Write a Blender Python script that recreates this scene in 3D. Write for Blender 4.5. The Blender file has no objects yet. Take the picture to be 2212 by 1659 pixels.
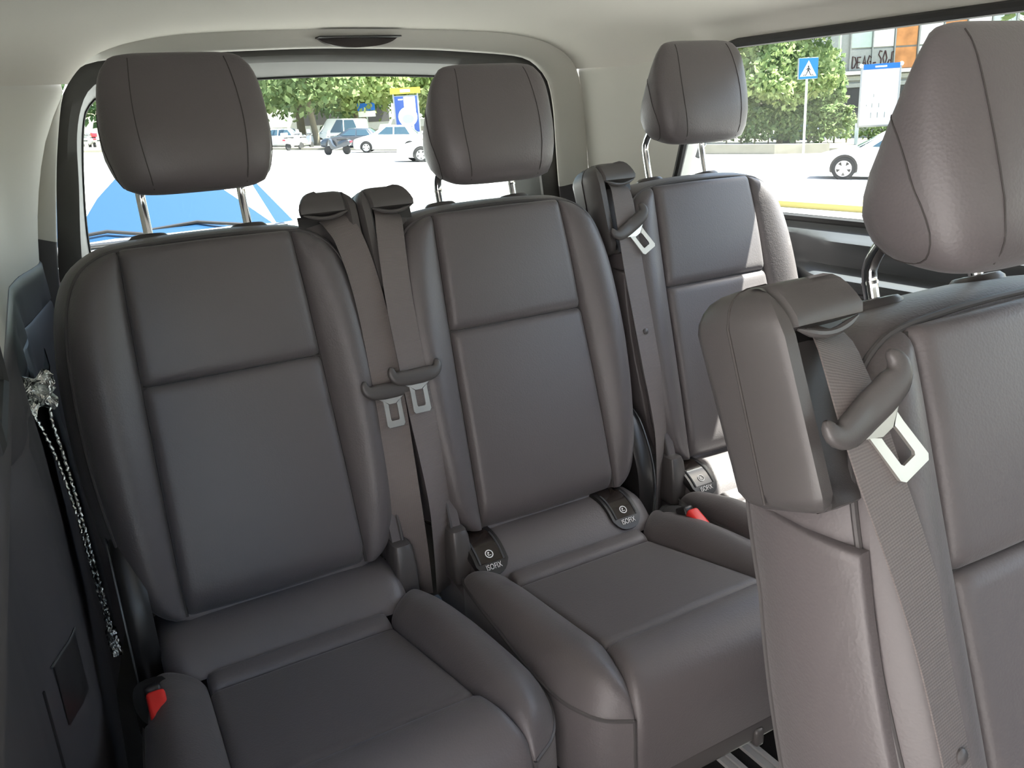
import bpy, math, random
import numpy as np
from mathutils import Vector, Matrix
R = math.radians
random.seed(7)
rng = np.random.default_rng(7)
sc = bpy.context.scene
COL = sc.collection

# ------------------------------------------------------------------ camera
cam_d = bpy.data.cameras.new('camera')
cam = bpy.data.objects.new('camera', cam_d)
COL.objects.link(cam)
_r = Vector((0.868, -0.493, -0.056)); _f = Vector((0.4537, 0.8351, -0.3100))
_f.normalize(); _r = (_r - _f * _r.dot(_f)).normalized(); _u = _r.cross(_f)
cam.matrix_world = Matrix(((_r.x, _u.x, -_f.x, 0.0), (_r.y, _u.y, -_f.y, 0.0), (_r.z, _u.z, -_f.z, 1.16), (0, 0, 0, 1)))
cam_d.sensor_width = 36.0
cam_d.lens = 1814.12 / 2212 * 36.0
cam_d.clip_start = 0.02
cam_d.clip_end = 2000
sc.camera = cam

# ------------------------------------------------------------------ light
SUN = Vector((1.0, -0.35, 2.05)).normalized()          # direction towards the sun
world = bpy.data.worlds.new('sky'); sc.world = world
world.use_nodes = True
wn = world.node_tree.nodes; wl = world.node_tree.links
bg = wn['Background']
sky = wn.new('ShaderNodeTexSky'); sky.sky_type = 'NISHITA'; sky.sun_disc = False
sky.sun_elevation = math.asin(SUN.z); sky.sun_rotation = math.atan2(SUN.x, SUN.y)
sky.air_density = 1.0; sky.dust_density = 3.0; sky.ozone_density = 1.0
wl.new(sky.outputs[0], bg.inputs[0])
bg.inputs[1].default_value = 0.42
sun_d = bpy.data.lights.new('sun', 'SUN'); sun_d.energy = 23.0; sun_d.angle = R(0.6); sun_d.color = (1.0, 0.97, 0.92)
sun = bpy.data.objects.new('sun', sun_d); COL.objects.link(sun)
sun.location = (20, -8, 40)
sun.rotation_euler = (-SUN).to_track_quat('-Z', 'Y').to_euler()
vs = sc.view_settings
vs.view_transform = 'Standard'; vs.look = 'None'; vs.gamma = 1.0; vs.use_curve_mapping = False
vs.exposure = 1.25
sc.cycles.use_denoising = True
sc.cycles.max_bounces = 10; sc.cycles.diffuse_bounces = 6; sc.cycles.transparent_max_bounces = 24
sc.cycles.caustics_reflective = False; sc.cycles.caustics_refractive = False
sc.cycles.sample_clamp_indirect = 6.0

# ------------------------------------------------------------------ materials
MATS = {}
def mat(name, color, rough=0.5, metal=0.0, spec=0.5, bump=None, bscale=200.0, bdist=0.001, var=0.0, vscale=6.0, sheen=0.0, coat=0.0, detail=3.0, kind='noise'):
    if name in MATS: return MATS[name]
    m = bpy.data.materials.new(name); m.use_nodes = True
    nt = m.node_tree; n = nt.nodes; l = nt.links
    b = n['Principled BSDF']
    b.inputs['Base Color'].default_value = (*color, 1); b.inputs['Roughness'].default_value = rough
    b.inputs['Metallic'].default_value = metal; b.inputs['Specular IOR Level'].default_value = spec
    if sheen: b.inputs['Sheen Weight'].default_value = sheen; b.inputs['Sheen Roughness'].default_value = 0.5
    if coat: b.inputs['Coat Weight'].default_value = coat
    tc = n.new('ShaderNodeTexCoord')
    if bump:
        if kind == 'voronoi':
            t = n.new('ShaderNodeTexVoronoi'); t.inputs['Scale'].default_value = bscale
            nz = n.new('ShaderNodeTexNoise'); nz.inputs['Scale'].default_value = bscale * 0.6
            mx = n.new('ShaderNodeMix'); mx.data_type = 'FLOAT'; mx.inputs[0].default_value = 0.5
            l.new(tc.outputs['Object'], t.inputs['Vector']); l.new(tc.outputs['Object'], nz.inputs['Vector'])
            l.new(t.outputs['Distance'], mx.inputs[2]); l.new(nz.outputs['Fac'], mx.inputs[3]); o = mx.outputs[0]
        elif kind == 'webbing':
            t = n.new('ShaderNodeTexWave'); t.wave_type = 'BANDS'; t.bands_direction = 'Y'; t.inputs['Scale'].default_value = bscale
            t.inputs['Distortion'].default_value = 0.0
            t2 = n.new('ShaderNodeTexWave'); t2.bands_direction = 'X'; t2.inputs['Scale'].default_value = bscale * 0.8
            mx = n.new('ShaderNodeMix'); mx.data_type = 'FLOAT'; mx.inputs[0].default_value = 0.15
            l.new(tc.outputs['UV'], t.inputs['Vector']); l.new(tc.outputs['UV'], t2.inputs['Vector'])
            l.new(t.outputs['Fac'], mx.inputs[2]); l.new(t2.outputs['Fac'], mx.inputs[3]); o = mx.outputs[0]
            cr = n.new('ShaderNodeMix'); cr.data_type = 'RGBA'
            cr.inputs[6].default_value = (*[c * 0.85 for c in color], 1); cr.inputs[7].default_value = (*[min(1, c * 1.13) for c in color], 1)
            l.new(o, cr.inputs[0]); l.new(cr.outputs[2], b.inputs['Base Color'])
        else:
            t = n.new('ShaderNodeTexNoise'); t.inputs['Scale'].default_value = bscale; t.inputs['Detail'].default_value = detail
            l.new(tc.outputs['Object'], t.inputs['Vector']); o = t.outputs['Fac']
        bp = n.new('ShaderNodeBump'); bp.inputs['Strength'].default_value = bump; bp.inputs['Distance'].default_value = bdist
        l.new(o, bp.inputs['Height']); l.new(bp.outputs['Normal'], b.inputs['Normal'])
    if var:
        t = n.new('ShaderNodeTexNoise'); t.inputs['Scale'].default_value = vscale; t.inputs['Detail'].default_value = 4
        l.new(tc.outputs['Object'], t.inputs['Vector'])
        cr = n.new('ShaderNodeMix'); cr.data_type = 'RGBA'
        cr.inputs[6].default_value = (*[c * (1 - var) for c in color], 1); cr.inputs[7].default_value = (*[min(1, c * (1 + var)) for c in color], 1)
        l.new(t.outputs['Fac'], cr.inputs[0]); l.new(cr.outputs[2], b.inputs['Base Color'])
    MATS[name] = m
    return m

def glass_mat(name, tint, gloss=1.0):
    m = bpy.data.materials.new(name); m.use_nodes = True
    nt = m.node_tree; n = nt.nodes; l = nt.links
    n.remove(n['Principled BSDF'])
    tr = n.new('ShaderNodeBsdfTransparent'); tr.inputs[0].default_value = (*tint, 1)
    gl = n.new('ShaderNodeBsdfGlossy'); gl.inputs['Roughness'].default_value = 0.02
    lw_ = n.new('ShaderNodeLayerWeight'); lw_.inputs[0].default_value = 0.5
    pw = n.new('ShaderNodeMath'); pw.operation = 'POWER'; pw.inputs[1].default_value = 5.0; l.new(lw_.outputs['Facing'], pw.inputs[0])
    fr = n.new('ShaderNodeMath'); fr.operation = 'MULTIPLY_ADD'; fr.inputs[1].default_value = 0.7; fr.inputs[2].default_value = 0.02; l.new(pw.outputs[0], fr.inputs[0])
    mx = n.new('ShaderNodeMixShader')
    l.new(fr.outputs[0], mx.inputs[0]); l.new(tr.outputs[0], mx.inputs[1]); l.new(gl.outputs[0], mx.inputs[2])
    l.new(mx.outputs[0], n['Material Output'].inputs[0])
    return m

def leaf_mat(name, c1, c2):
    m = bpy.data.materials.new(name); m.use_nodes = True
    nt = m.node_tree; n = nt.nodes; l = nt.links
    n.remove(n['Principled BSDF'])
    geo = n.new('ShaderNodeNewGeometry')
    mixc = n.new('ShaderNodeMix'); mixc.data_type = 'RGBA'
    mixc.inputs[6].default_value = (*c1, 1); mixc.inputs[7].default_value = (*c2, 1)
    l.new(geo.outputs['Random Per Island'], mixc.inputs[0])
    d = n.new('ShaderNodeBsdfDiffuse'); t = n.new('ShaderNodeBsdfTranslucent')
    l.new(mixc.outputs[2], d.inputs[0]); l.new(mixc.outputs[2], t.inputs[0])
    ms = n.new('ShaderNodeMixShader'); ms.inputs[0].default_value = 0.4
    l.new(d.outputs[0], ms.inputs[1]); l.new(t.outputs[0], ms.inputs[2])
    l.new(ms.outputs[0], n['Material Output'].inputs[0])
    return m

LEATHER = mat('leather', (0.103, 0.0915, 0.093), rough=0.44, spec=0.5, bump=0.5, bscale=360, bdist=0.0006, kind='voronoi', sheen=0.12)
SEAM = mat('seam_thread', (0.045, 0.04, 0.038), rough=0.8)
PIPING = mat('piping', (0.07, 0.065, 0.065), rough=0.45)
PLASTIC = mat('dark_plastic', (0.078, 0.072, 0.071), rough=0.36, bump=0.25, bscale=900, bdist=0.0004)
BLACK = mat('black_plastic', (0.018, 0.017, 0.017), rough=0.35)
GLOSSBLACK = mat('gloss_black', (0.02, 0.015, 0.013), rough=0.12)
SHELL = mat('hard_shell', (0.06, 0.056, 0.055), rough=0.5, bump=0.2, bscale=700, bdist=0.0004)
WEB = mat('webbing', (0.155, 0.136, 0.130), rough=0.55, bump=0.45, bscale=135, bdist=0.0006, kind='webbing', spec=0.4)
CHROME = mat('chrome', (0.8, 0.8, 0.8), rough=0.12, metal=1.0)
STEEL = mat('steel_plate', (0.72, 0.70, 0.66), rough=0.33, metal=0.9)
RED = mat('red_plastic', (0.75, 0.03, 0.025), rough=0.35)
WHITE = mat('white_print', (0.8, 0.8, 0.8), rough=0.6)
HEADLINER = mat('headliner', (0.66, 0.635, 0.585), rough=0.95, spec=0.1, bump=0.2, bscale=500, bdist=0.0008)
BEIGE = mat('beige_trim', (0.62, 0.61, 0.56), rough=0.6, spec=0.3, bump=0.1, bscale=800, bdist=0.0003)
DARKTRIM = mat('dark_trim', (0.06, 0.056, 0.06), rough=0.5, bump=0.2, bscale=700, bdist=0.0004)
LEDGE = mat('ledge_trim', (0.075, 0.08, 0.085), rough=0.3, bump=0.1, bscale=700, bdist=0.0003)
FRAME = mat('window_frame', (0.085, 0.083, 0.08), rough=0.55)
REVEAL = mat('window_reveal', (0.10, 0.105, 0.10), rough=0.5)
RUBBER = mat('rubber_seal', (0.02, 0.02, 0.02), rough=0.6)
CARPET = mat('carpet', (0.012, 0.011, 0.011), rough=0.95, bump=0.6, bscale=900, bdist=0.002)
ALU = mat('aluminium', (0.80, 0.80, 0.79), rough=0.35, metal=0.25)
FOIL = mat('foil', (0.85, 0.88, 0.86), rough=0.16, metal=1.0, bump=0.9, bscale=130, bdist=0.004, detail=5)
FOILDARK = mat('foil_back', (0.03, 0.03, 0.03), rough=0.35)
LENS = mat('lens', (0.02, 0.012, 0.012), rough=0.15)
GLASS_REAR = glass_mat('rear_glass', (0.77, 0.80, 0.78))
GLASS_PRIV = glass_mat('privacy_glass', (0.45, 0.48, 0.46))
GLASS_SIDE = glass_mat('side_glass', (0.79, 0.815, 0.80))
ASPHALT = mat('asphalt', (0.30, 0.295, 0.285), rough=0.9, bump=0.3, bscale=60, bdist=0.01, var=0.08, vscale=0.8)
YELLOWLINE = mat('yellow_paint', (0.42, 0.36, 0.12), rough=0.8)
STONE = mat('kerb_stone', (0.23, 0.215, 0.17), rough=0.9, var=0.2, vscale=1.5)
SOIL = mat('soil', (0.16, 0.13, 0.09), rough=1.0, var=0.3, vscale=3)
BARK = mat('bark', (0.17, 0.15, 0.11), rough=0.95, bump=0.5, bscale=12, bdist=0.03, var=0.3, vscale=2.5)
BARKDARK = mat('dark_bark', (0.07, 0.075, 0.07), rough=0.95, bump=0.5, bscale=12, bdist=0.03, var=0.3, vscale=2.5)
LEAFA = leaf_mat('leaf_light', (0.22, 0.31, 0.12), (0.46, 0.54, 0.25))
LEAFB = leaf_mat('leaf_mid', (0.13, 0.20, 0.09), (0.29, 0.37, 0.17))
LEAFC = leaf_mat('leaf_dark', (0.08, 0.15, 0.07), (0.18, 0.27, 0.12))
WPAINT = mat('white_paint', (0.80, 0.80, 0.80), rough=0.25, coat=0.6)
SPAINT = mat('silver_paint', (0.45, 0.46, 0.48), rough=0.25, coat=0.6)
DPAINT = mat('dark_paint', (0.03, 0.04, 0.055), rough=0.2, coat=0.8)
BPAINT = mat('blue_paint', (0.05, 0.10, 0.22), rough=0.2, coat=0.8)
TYRE = mat('tyre', (0.025, 0.025, 0.025), rough=0.8)
RIM = mat('alloy', (0.55, 0.55, 0.55), rough=0.35, metal=0.7)
CARGLASS = mat('car_glass', (0.04, 0.075, 0.10), rough=0.05, spec=0.8)
WINDSCREEN = mat('windscreen_blue_reflection', (0.016, 0.045, 0.095), rough=0.06, spec=0.4)  # blue reflection in the glass put into its base colour
TAIL = mat('tail_lamp', (0.7, 0.03, 0.05), rough=0.3)
SIGNBLUE = mat('sign_blue', (0.0, 0.14, 0.62), rough=0.5)
SIGNWHITE = mat('sign_white', (0.85, 0.85, 0.85), rough=0.5)
SIGNBLACK = mat('sign_black', (0.03, 0.03, 0.03), rough=0.5)
POSTERBLUE = mat('poster_blue', (0.03, 0.09, 0.36), rough=0.4)
YELLOW = mat('yellow_board', (0.85, 0.62, 0.06), rough=0.5)
GREYPOST = mat('grey_metal', (0.35, 0.36, 0.36), rough=0.4, metal=0.5)
PALEPOST = mat('pale_metal', (0.55, 0.60, 0.55), rough=0.5)
FASC_GREEN = mat('facade_pale_green', (0.42, 0.50, 0.45), rough=0.8, var=0.08)
FASC_WHITE = mat('facade_white', (0.72, 0.72, 0.68), rough=0.8, var=0.05)
FASC_RUST = mat('facade_rust', (0.50, 0.22, 0.08), rough=0.9, var=0.7, vscale=0.9)
FASC_GREY = mat('facade_grey', (0.30, 0.31, 0.29), rough=0.9, var=0.15)
FASC_DARK = mat('facade_dark', (0.05, 0.05, 0.05), rough=0.9)
GRAFFITI = mat('graffiti', (0.05, 0.02, 0.02), rough=0.9)
CLOTH_WHITE = mat('white_cloth', (0.75, 0.75, 0.72), rough=0.9)
SKIN = mat('skin', (0.55, 0.33, 0.23), rough=0.6)
CLOTH_DARK = mat('dark_cloth', (0.04, 0.045, 0.06), rough=0.9)

# ------------------------------------------------------------------ mesh helpers
class MB:
    def __init__(s): s.v = []; s.f = []; s.uv = {}
    def add(s, vs, fs):
        o = len(s.v); s.v += [tuple(map(float, p)) for p in vs]; s.f += [tuple(i + o for i in f) for f in fs]; return s
    def grid(s, rows, closed=False, uv=None):
        nr, nc = len(rows), len(rows[0]); o = len(s.v)
        for r in rows: s.v += [tuple(map(float, p)) for p in r]
        for i in range(nr - 1):
            for j in range(nc if closed else nc - 1):
                k = (j + 1) % nc
                if uv: s.uv[len(s.f)] = [uv[i][j], uv[i][k], uv[i + 1][k], uv[i + 1][j]]
                s.f.append((o + i * nc + j, o + i * nc + k, o + (i + 1) * nc + k, o + (i + 1) * nc + j))
        return s
    def loft(s, rings, cap0=True, cap1=True):
        o = len(s.v); n = len(rings[0]); s.grid(rings, closed=True)
        if cap0: s.f.append(tuple(o + j for j in range(n))[::-1])
        if cap1: s.f.append(tuple(o + (len(rings) - 1) * n + j for j in range(n)))
        return s
    def tube(s, pts, r, n=8, closed=False, ry=None, up=None):
        P = [Vector(p) for p in pts]; m = len(P); rings = []
        prev = None
        for i in range(m):
            a = P[(i - 1) % m] if (closed or i > 0) else P[i]; b = P[(i + 1) % m] if (closed or i < m - 1) else P[i]
            t = (b - a)
            if t.length < 1e-9: t = Vector((0, 0, 1))
            t.normalize()
            if prev is None:
                q = Vector(up) if up else (Vector((0, 0, 1)) if abs(t.z) < 0.9 else Vector((1, 0, 0)))
            else: q = prev
            q = (q - t * q.dot(t))
            if q.length < 1e-6: q = t.orthogonal()
            q.normalize(); prev = q; w = t.cross(q)
            rr = r[i] if isinstance(r, (list, tuple)) else r
            r2 = (ry[i] if isinstance(ry, (list, tuple)) else ry) if ry else rr
            rings.append([P[i] + q * (rr * math.cos(2 * math.pi * k / n)) + w * (r2 * math.sin(2 * math.pi * k / n)) for k in range(n)])
        if closed: rings.append(rings[0]); s.grid(rings, closed=True)
        else: s.loft(rings)
        return s
    def box(s, c, d, M=None, bev=0.0):
        x, y, z = d[0] / 2, d[1] / 2, d[2] / 2
        if bev <= 0:
            vs = [(-x, -y, -z), (x, -y, -z), (x, y, -z), (-x, y, -z), (-x, -y, z), (x, -y, z), (x, y, z), (-x, y, z)]
            fs = [(3, 2, 1, 0), (4, 5, 6, 7), (0, 1, 5, 4), (1, 2, 6, 5), (2, 3, 7, 6), (3, 0, 4, 7)]
        else:
            rings = []
            def ring(ix, zz):
                out = []; rr = min(bev, x - ix, y - ix) if ix < min(x, y) else 0
                for (sx, sy, a0) in ((1, 1, 0), (-1, 1, 90), (-1, -1, 180), (1, -1, 270)):
                    for a in (0, 30, 60, 90):
                        t = R(a0 + a); rad = bev * 0.999
                        out.append((sx * (x - bev) + (rad - ix) * math.cos(t) if True else 0, sy * (y - bev) + (rad - ix) * math.sin(t), zz))
                return out
            vs = []; fs = []
            for (ix, zz) in ((bev * 0.9, -z), (bev * 0.4, -z + bev * 0.15), (bev * 0.1, -z + bev * 0.45), (0, -z + bev), (0, z - bev), (bev * 0.1, z - bev * 0.45), (bev * 0.4, z - bev * 0.15), (bev * 0.9, z)):
                rings.append(ring(ix, zz))
            n = 16
            for r_ in rings: vs += r_
            for i in range(len(rings) - 1):
                for j in range(n): fs.append((i * n + j, i * n + (j + 1) % n, (i + 1) * n + (j + 1) % n, (i + 1) * n + j))
            fs.append(tuple(range(n))[::-1]); fs.append(tuple((len(rings) - 1) * n + j for j in range(n)))
        out = []
        for p in vs:
            q = Vector(p)
            if M is not None: q = M @ q
            out.append(q + Vector(c))
        return s.add(out, fs)
    def prism(s, poly, fn, d0, d1):
        """poly: 2-D points (counter-clockwise); fn(a, b, d) -> 3-D point; d0 back, d1 front"""
        n = len(poly); o = len(s.v)
        s.v += [tuple(fn(a, b, d0)) for a, b in poly] + [tuple(fn(a, b, d1)) for a, b in poly]
        s.f.append(tuple(range(o, o + n))[::-1]); s.f.append(tuple(range(o + n, o + 2 * n)))
        for i in range(n): s.f.append((o + i, o + (i + 1) % n, o + n + (i + 1) % n, o + n + i))
        return s
    def lathe(s, prof, fn, n=20):
        rings = [[fn(r * math.cos(2 * math.pi * k / n), r * math.sin(2 * math.pi * k / n), h) for k in range(n)] for r, h in prof]
        return s.loft(rings)
    def build(s, name, material, parent=None, mirror=False, smooth=True, angle=40):
        me = bpy.data.meshes.new(name)
        v = s.v; f = s.f
        if mirror: v = [(-x, y, z) for x, y, z in v]; f = [t[::-1] for t in f]
        me.from_pydata(v, [], f)
        if s.uv:
            ul = me.uv_layers.new(name='UVMap')
            for p in me.polygons:
                q = s.uv.get(p.index)
                if q:
                    if mirror: q = q[::-1]
                    for li, c in zip(p.loop_indices, q): ul.data[li].uv = c
        me.materials.append(material)
        me.validate(clean_customdata=False)
        if smooth:
            me.shade_smooth()
            if angle: me.set_sharp_from_angle(angle=R(angle))
        o = bpy.data.objects.new(name, me); COL.objects.link(o)
        if parent: o.parent = parent
        return o

def tag(o, label=None, cat=None, group=None, kind=None):
    if label: o['label'] = label
    if cat: o['category'] = cat
    if group: o['group'] = group
    if kind: o['kind'] = kind
    return o
def thing(name, label, cat, loc=(0, 0, 0), rz=0.0, group=None, kind=None):
    o = bpy.data.objects.new(name, None); COL.objects.link(o); o.empty_display_size = 0.1
    o.location = loc; o.rotation_euler = (0, 0, rz)
    return tag(o, label, cat, group, kind)
def struct(o, label=None): return tag(o, label, kind='structure')

def lerp(a, b, t): return a + (b - a) * t
def interp(x, xs, ys): return float(np.interp(x, xs, ys))
def catmull(pts, n, closed=False):
    P = [np.array(p, float) for p in pts]; m = len(P); out = []
    segs = m if closed else m - 1
    for i in range(segs):
        p0 = P[(i - 1) % m] if (closed or i > 0) else P[i] * 2 - P[i + 1]
        p1 = P[i]; p2 = P[(i + 1) % m]
        p3 = P[(i + 2) % m] if (closed or i < m - 2) else P[m - 1] * 2 - P[m - 2]
        for k in range(8):
            t = k / 8
            out.append(0.5 * ((2 * p1) + (-p0 + p2) * t + (2 * p0 - 5 * p1 + 4 * p2 - p3) * t * t + (-p0 + 3 * p1 - 3 * p2 + p3) * t ** 3))
    if not closed: out.append(P[-1])
    return resample(out, n, closed)
def resample(pts, n, closed=False):
    P = np.array(pts, float)
    if closed: P = np.vstack([P, P[:1]])
    d = np.r_[0, np.cumsum(np.linalg.norm(np.diff(P, axis=0), axis=1))]
    q = np.linspace(0, d[-1], n + 1)[:-1] if closed else np.linspace(0, d[-1], n)
    return np.stack([np.interp(q, d, P[:, k]) for k in range(P.shape[1])], 1)
def roll(d, r):
    if d >= r: return 0.0
    d = max(d, 0.0)
    return math.sqrt(max(0, r * r - (r - d) ** 2)) - r
def cs(n): return [0.5 - 0.5 * math.cos(math.pi * i / (n - 1)) for i in range(n)]
def panel(fn, nu, nv, skirt=0.018):
    """surface fn(s, t, drop); an outer row dropped by skirt closes it into the seam"""
    S = [(0, skirt)] + [(x, 0) for x in cs(nu)] + [(1, skirt)]
    T = [(0, skirt)] + [(x, 0) for x in cs(nv)] + [(1, skirt)]
    return MB().grid([[fn(s, t, max(a, b)) for s, a in S] for t, b in T])

# ------------------------------------------------------------------ the van shell
XC = 0.718                                   # the van's middle
def hw(y): return interp(y, [-2, 1.75, 2.0, 2.1], [0.79, 0.785, 0.755, 0.722])
def ceiling_profile(y):
    """headliner cross-section, from the left window top over to the right window top"""
    a = hw(y); k = interp(y, [1.6, 2.1], [0, 1])
    zs = lerp(1.272, 1.245, k); zt = lerp(1.405, 1.368, k)
    pts = []
    for i in range(49):
        t = -1 + 2 * i / 48
        tt = math.sin(t * math.pi / 2)
        p = lerp(3.2, 4.2, k)
        z = zs + (zt - zs) * (max(0, 1 - abs(tt) ** p)) ** (1 / 2.0)
        pts.append((XC + a * tt, y, z))
    return pts
# rear opening: four nested curves from left bottom over the top to right bottom
arch = catmull([(-0.055, 0.0), (-0.05, 0.45), (-0.03, 0.75), (-0.004, 0.949), (0.022, 1.064), (0.054, 1.157), (0.089, 1.221), (0.118, 1.265), (0.149, 1.298), (0.19, 1.325), (0.272, 1.347), (0.4, 1.361), (0.66, 1.367), (0.866, 1.366),
                (1.058, 1.361), (1.195, 1.352), (1.295, 1.334), (1.365, 1.303), (1.405, 1.262), (1.422, 1.2), (1.432, 1.1), (1.44, 0.95), (1.465, 0.75), (1.48, 0.45), (1.485, 0.0)], 140)
def arch_top():
    c = resample([(-0.0, 0)] , 2) if False else arch
    i0 = int(np.argmax(c[:, 1] > 1.245)); i1 = len(c) - 1 - int(np.argmax(c[::-1, 1] > 1.245))
    q = resample(c[i0:i1 + 1], 400); base = ceiling_profile(2.1); d = np.cumsum([0] + [math.dist(base[i], base[i + 1]) for i in range(48)]); d = d / d[-1]
    return [(float(q[int(round(k * 399))][0]), 2.1, float(q[int(round(k * 399))][1])) for k in d]
_AT = None
def ceil_row(y):
    global _AT
    if _AT is None: _AT = arch_top()
    k = interp(y, [1.85, 2.1], [0, 1]); k = k * k * (3 - 2 * k)
    return [(lerp(a[0], b[0], k), y, lerp(a[2], b[2], k)) for a, b in zip(ceiling_profile(y), _AT)]
ys = list(np.linspace(-2.3, 1.6, 20)) + list(np.linspace(1.65, 2.1, 12))
mb = MB().grid([ceil_row(y) for y in ys])
top = [[(x, y, z + 0.05) for x, y, z in ceil_row(y)] for y in ys]
mb.grid([r[::-1] for r in top])
ceiling = struct(mb.build('ceiling', HEADLINER, angle=0), 'pale beige fabric headliner curving down to the side windows')

outer = catmull([(-0.03, 0.0), (-0.02, 0.45), (0.0, 0.7), (0.027, 0.892), (0.057, 1.056), (0.08, 1.155), (0.106, 1.242), (0.13, 1.285), (0.165, 1.308), (0.229, 1.318), (0.401, 1.326), (0.531, 1.33), (0.715, 1.332),
                 (0.967, 1.325), (1.104, 1.317), (1.248, 1.305), (1.308, 1.291), (1.345, 1.265), (1.374, 1.227), (1.388, 1.15), (1.391, 1.07), (1.40, 0.9), (1.43, 0.7), (1.45, 0.45), (1.46, 0.0)], 140)
inner = catmull([(0.075, 0.88), (0.085, 0.95), (0.102, 1.05), (0.118, 1.153), (0.141, 1.222), (0.172, 1.262), (0.23, 1.285), (0.40, 1.297), (0.537, 1.302), (0.718, 1.301),
                 (1.041, 1.288), (1.2, 1.272), (1.27, 1.252), (1.31, 1.21), (1.325, 1.12), (1.33, 1.05), (1.338, 0.95), (1.345, 0.88)], 100)
glassc = catmull([(0.098, 0.86), (0.104, 0.96), (0.124, 1.099), (0.145, 1.193), (0.166, 1.228), (0.20, 1.247), (0.30, 1.262), (0.568, 1.271), (0.816, 1.272),
                  (1.075, 1.261), (1.2, 1.248), (1.25, 1.225), (1.275, 1.18), (1.283, 1.09), (1.294, 0.96), (1.30, 0.86)], 100)
def at(c, y): return [(p[0], y, p[1]) for p in c]
def dense(c, n): return resample(c, n)
def nearer(c, y): return np.array([[p[0] * y / 2.2, 1.16 + (p[1] - 1.16) * y / 2.2] for p in c])
RING = [at(arch, 2.1), at(lerp(arch, nearer(outer, 2.13), 0.12), 2.101), at(lerp(arch, nearer(outer, 2.13), 0.9), 2.118), at(nearer(outer, 2.13), 2.128), at(outer + np.array([0, 0.003]), 2.205)]
_hi = [i for i in range(140) if arch[i][1] > 0.925]
struct(MB().grid([r[_hi[0]:_hi[-1] + 1] for r in RING]).build('trim_1', BEIGE, angle=60), 'light trim ring around the tailgate opening')
mb = MB().grid([r[:_hi[0] + 1] for r in RING]).grid([r[_hi[-1]:] for r in RING])
struct(mb.build('trim_6', DARKTRIM, angle=60), 'dark lower ends of the tailgate trim ring')
# the dark tailgate face between outer and inner curves, closed below the glass
o2 = catmull([(0.02, 0.84), (0.027, 0.892), (0.057, 1.056), (0.08, 1.155), (0.106, 1.242), (0.13, 1.285), (0.165, 1.308), (0.229, 1.318), (0.401, 1.326), (0.531, 1.33), (0.715, 1.332),
              (0.967, 1.325), (1.104, 1.317), (1.248, 1.305), (1.308, 1.291), (1.345, 1.265), (1.374, 1.227), (1.388, 1.15), (1.391, 1.07), (1.40, 0.9), (1.405, 0.84)], 100)
win = thing('window_1', 'tailgate window in a dark padded frame', None, kind='structure')
def ringc(c, b): # close a curve along its foot
    return list(c) + list(resample([c[-1], c[0]], 40))[1:-1]
oo, ii, gg = ringc(o2, 0), ringc(inner, 0), ringc(glassc, 0)
mid = [lerp(np.array(a), np.array(b), 0.5) for a, b in zip(oo, ii)]
mb = MB().grid([at(oo, 2.20), at(oo, 2.192), at(mid, 2.186), at(ii, 2.20), at(ii, 2.215)], closed=True)
mb.build('frame', FRAME, win, angle=50)
mb = MB().grid([at(ii, 2.213), at([lerp(np.array(a), np.array(b), 0.5) for a, b in zip(ii, gg)], 2.25), at(gg, 2.302)], closed=True)
mb.build('frame', REVEAL, win, angle=60)['label'] = 'grey inner reveal'
mb = MB(); mb.tube(at(gg, 2.30), 0.004, 6, closed=True); mb.build('seal', RUBBER, win)
mb = MB().prism([(p[0], p[1]) for p in gg][::-1], lambda a, b, d: (a, 2.304 + d, b), 0.004, 0.0); mb.build('glass', GLASS_REAR, win, smooth=False)
# tailgate below the glass
mb = MB().prism([(-0.03, 0.0), (1.46, 0.0), (1.45, 0.45), (1.43, 0.7), (1.405, 0.86), (0.02, 0.86), (0.0, 0.7), (-0.02, 0.45)], lambda a, b, d: (a, 2.21 + d, b), 0.06, 0.0)
struct(mb.build('wall_rear', DARKTRIM, smooth=False), 'dark tailgate lining below the rear window')

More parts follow.
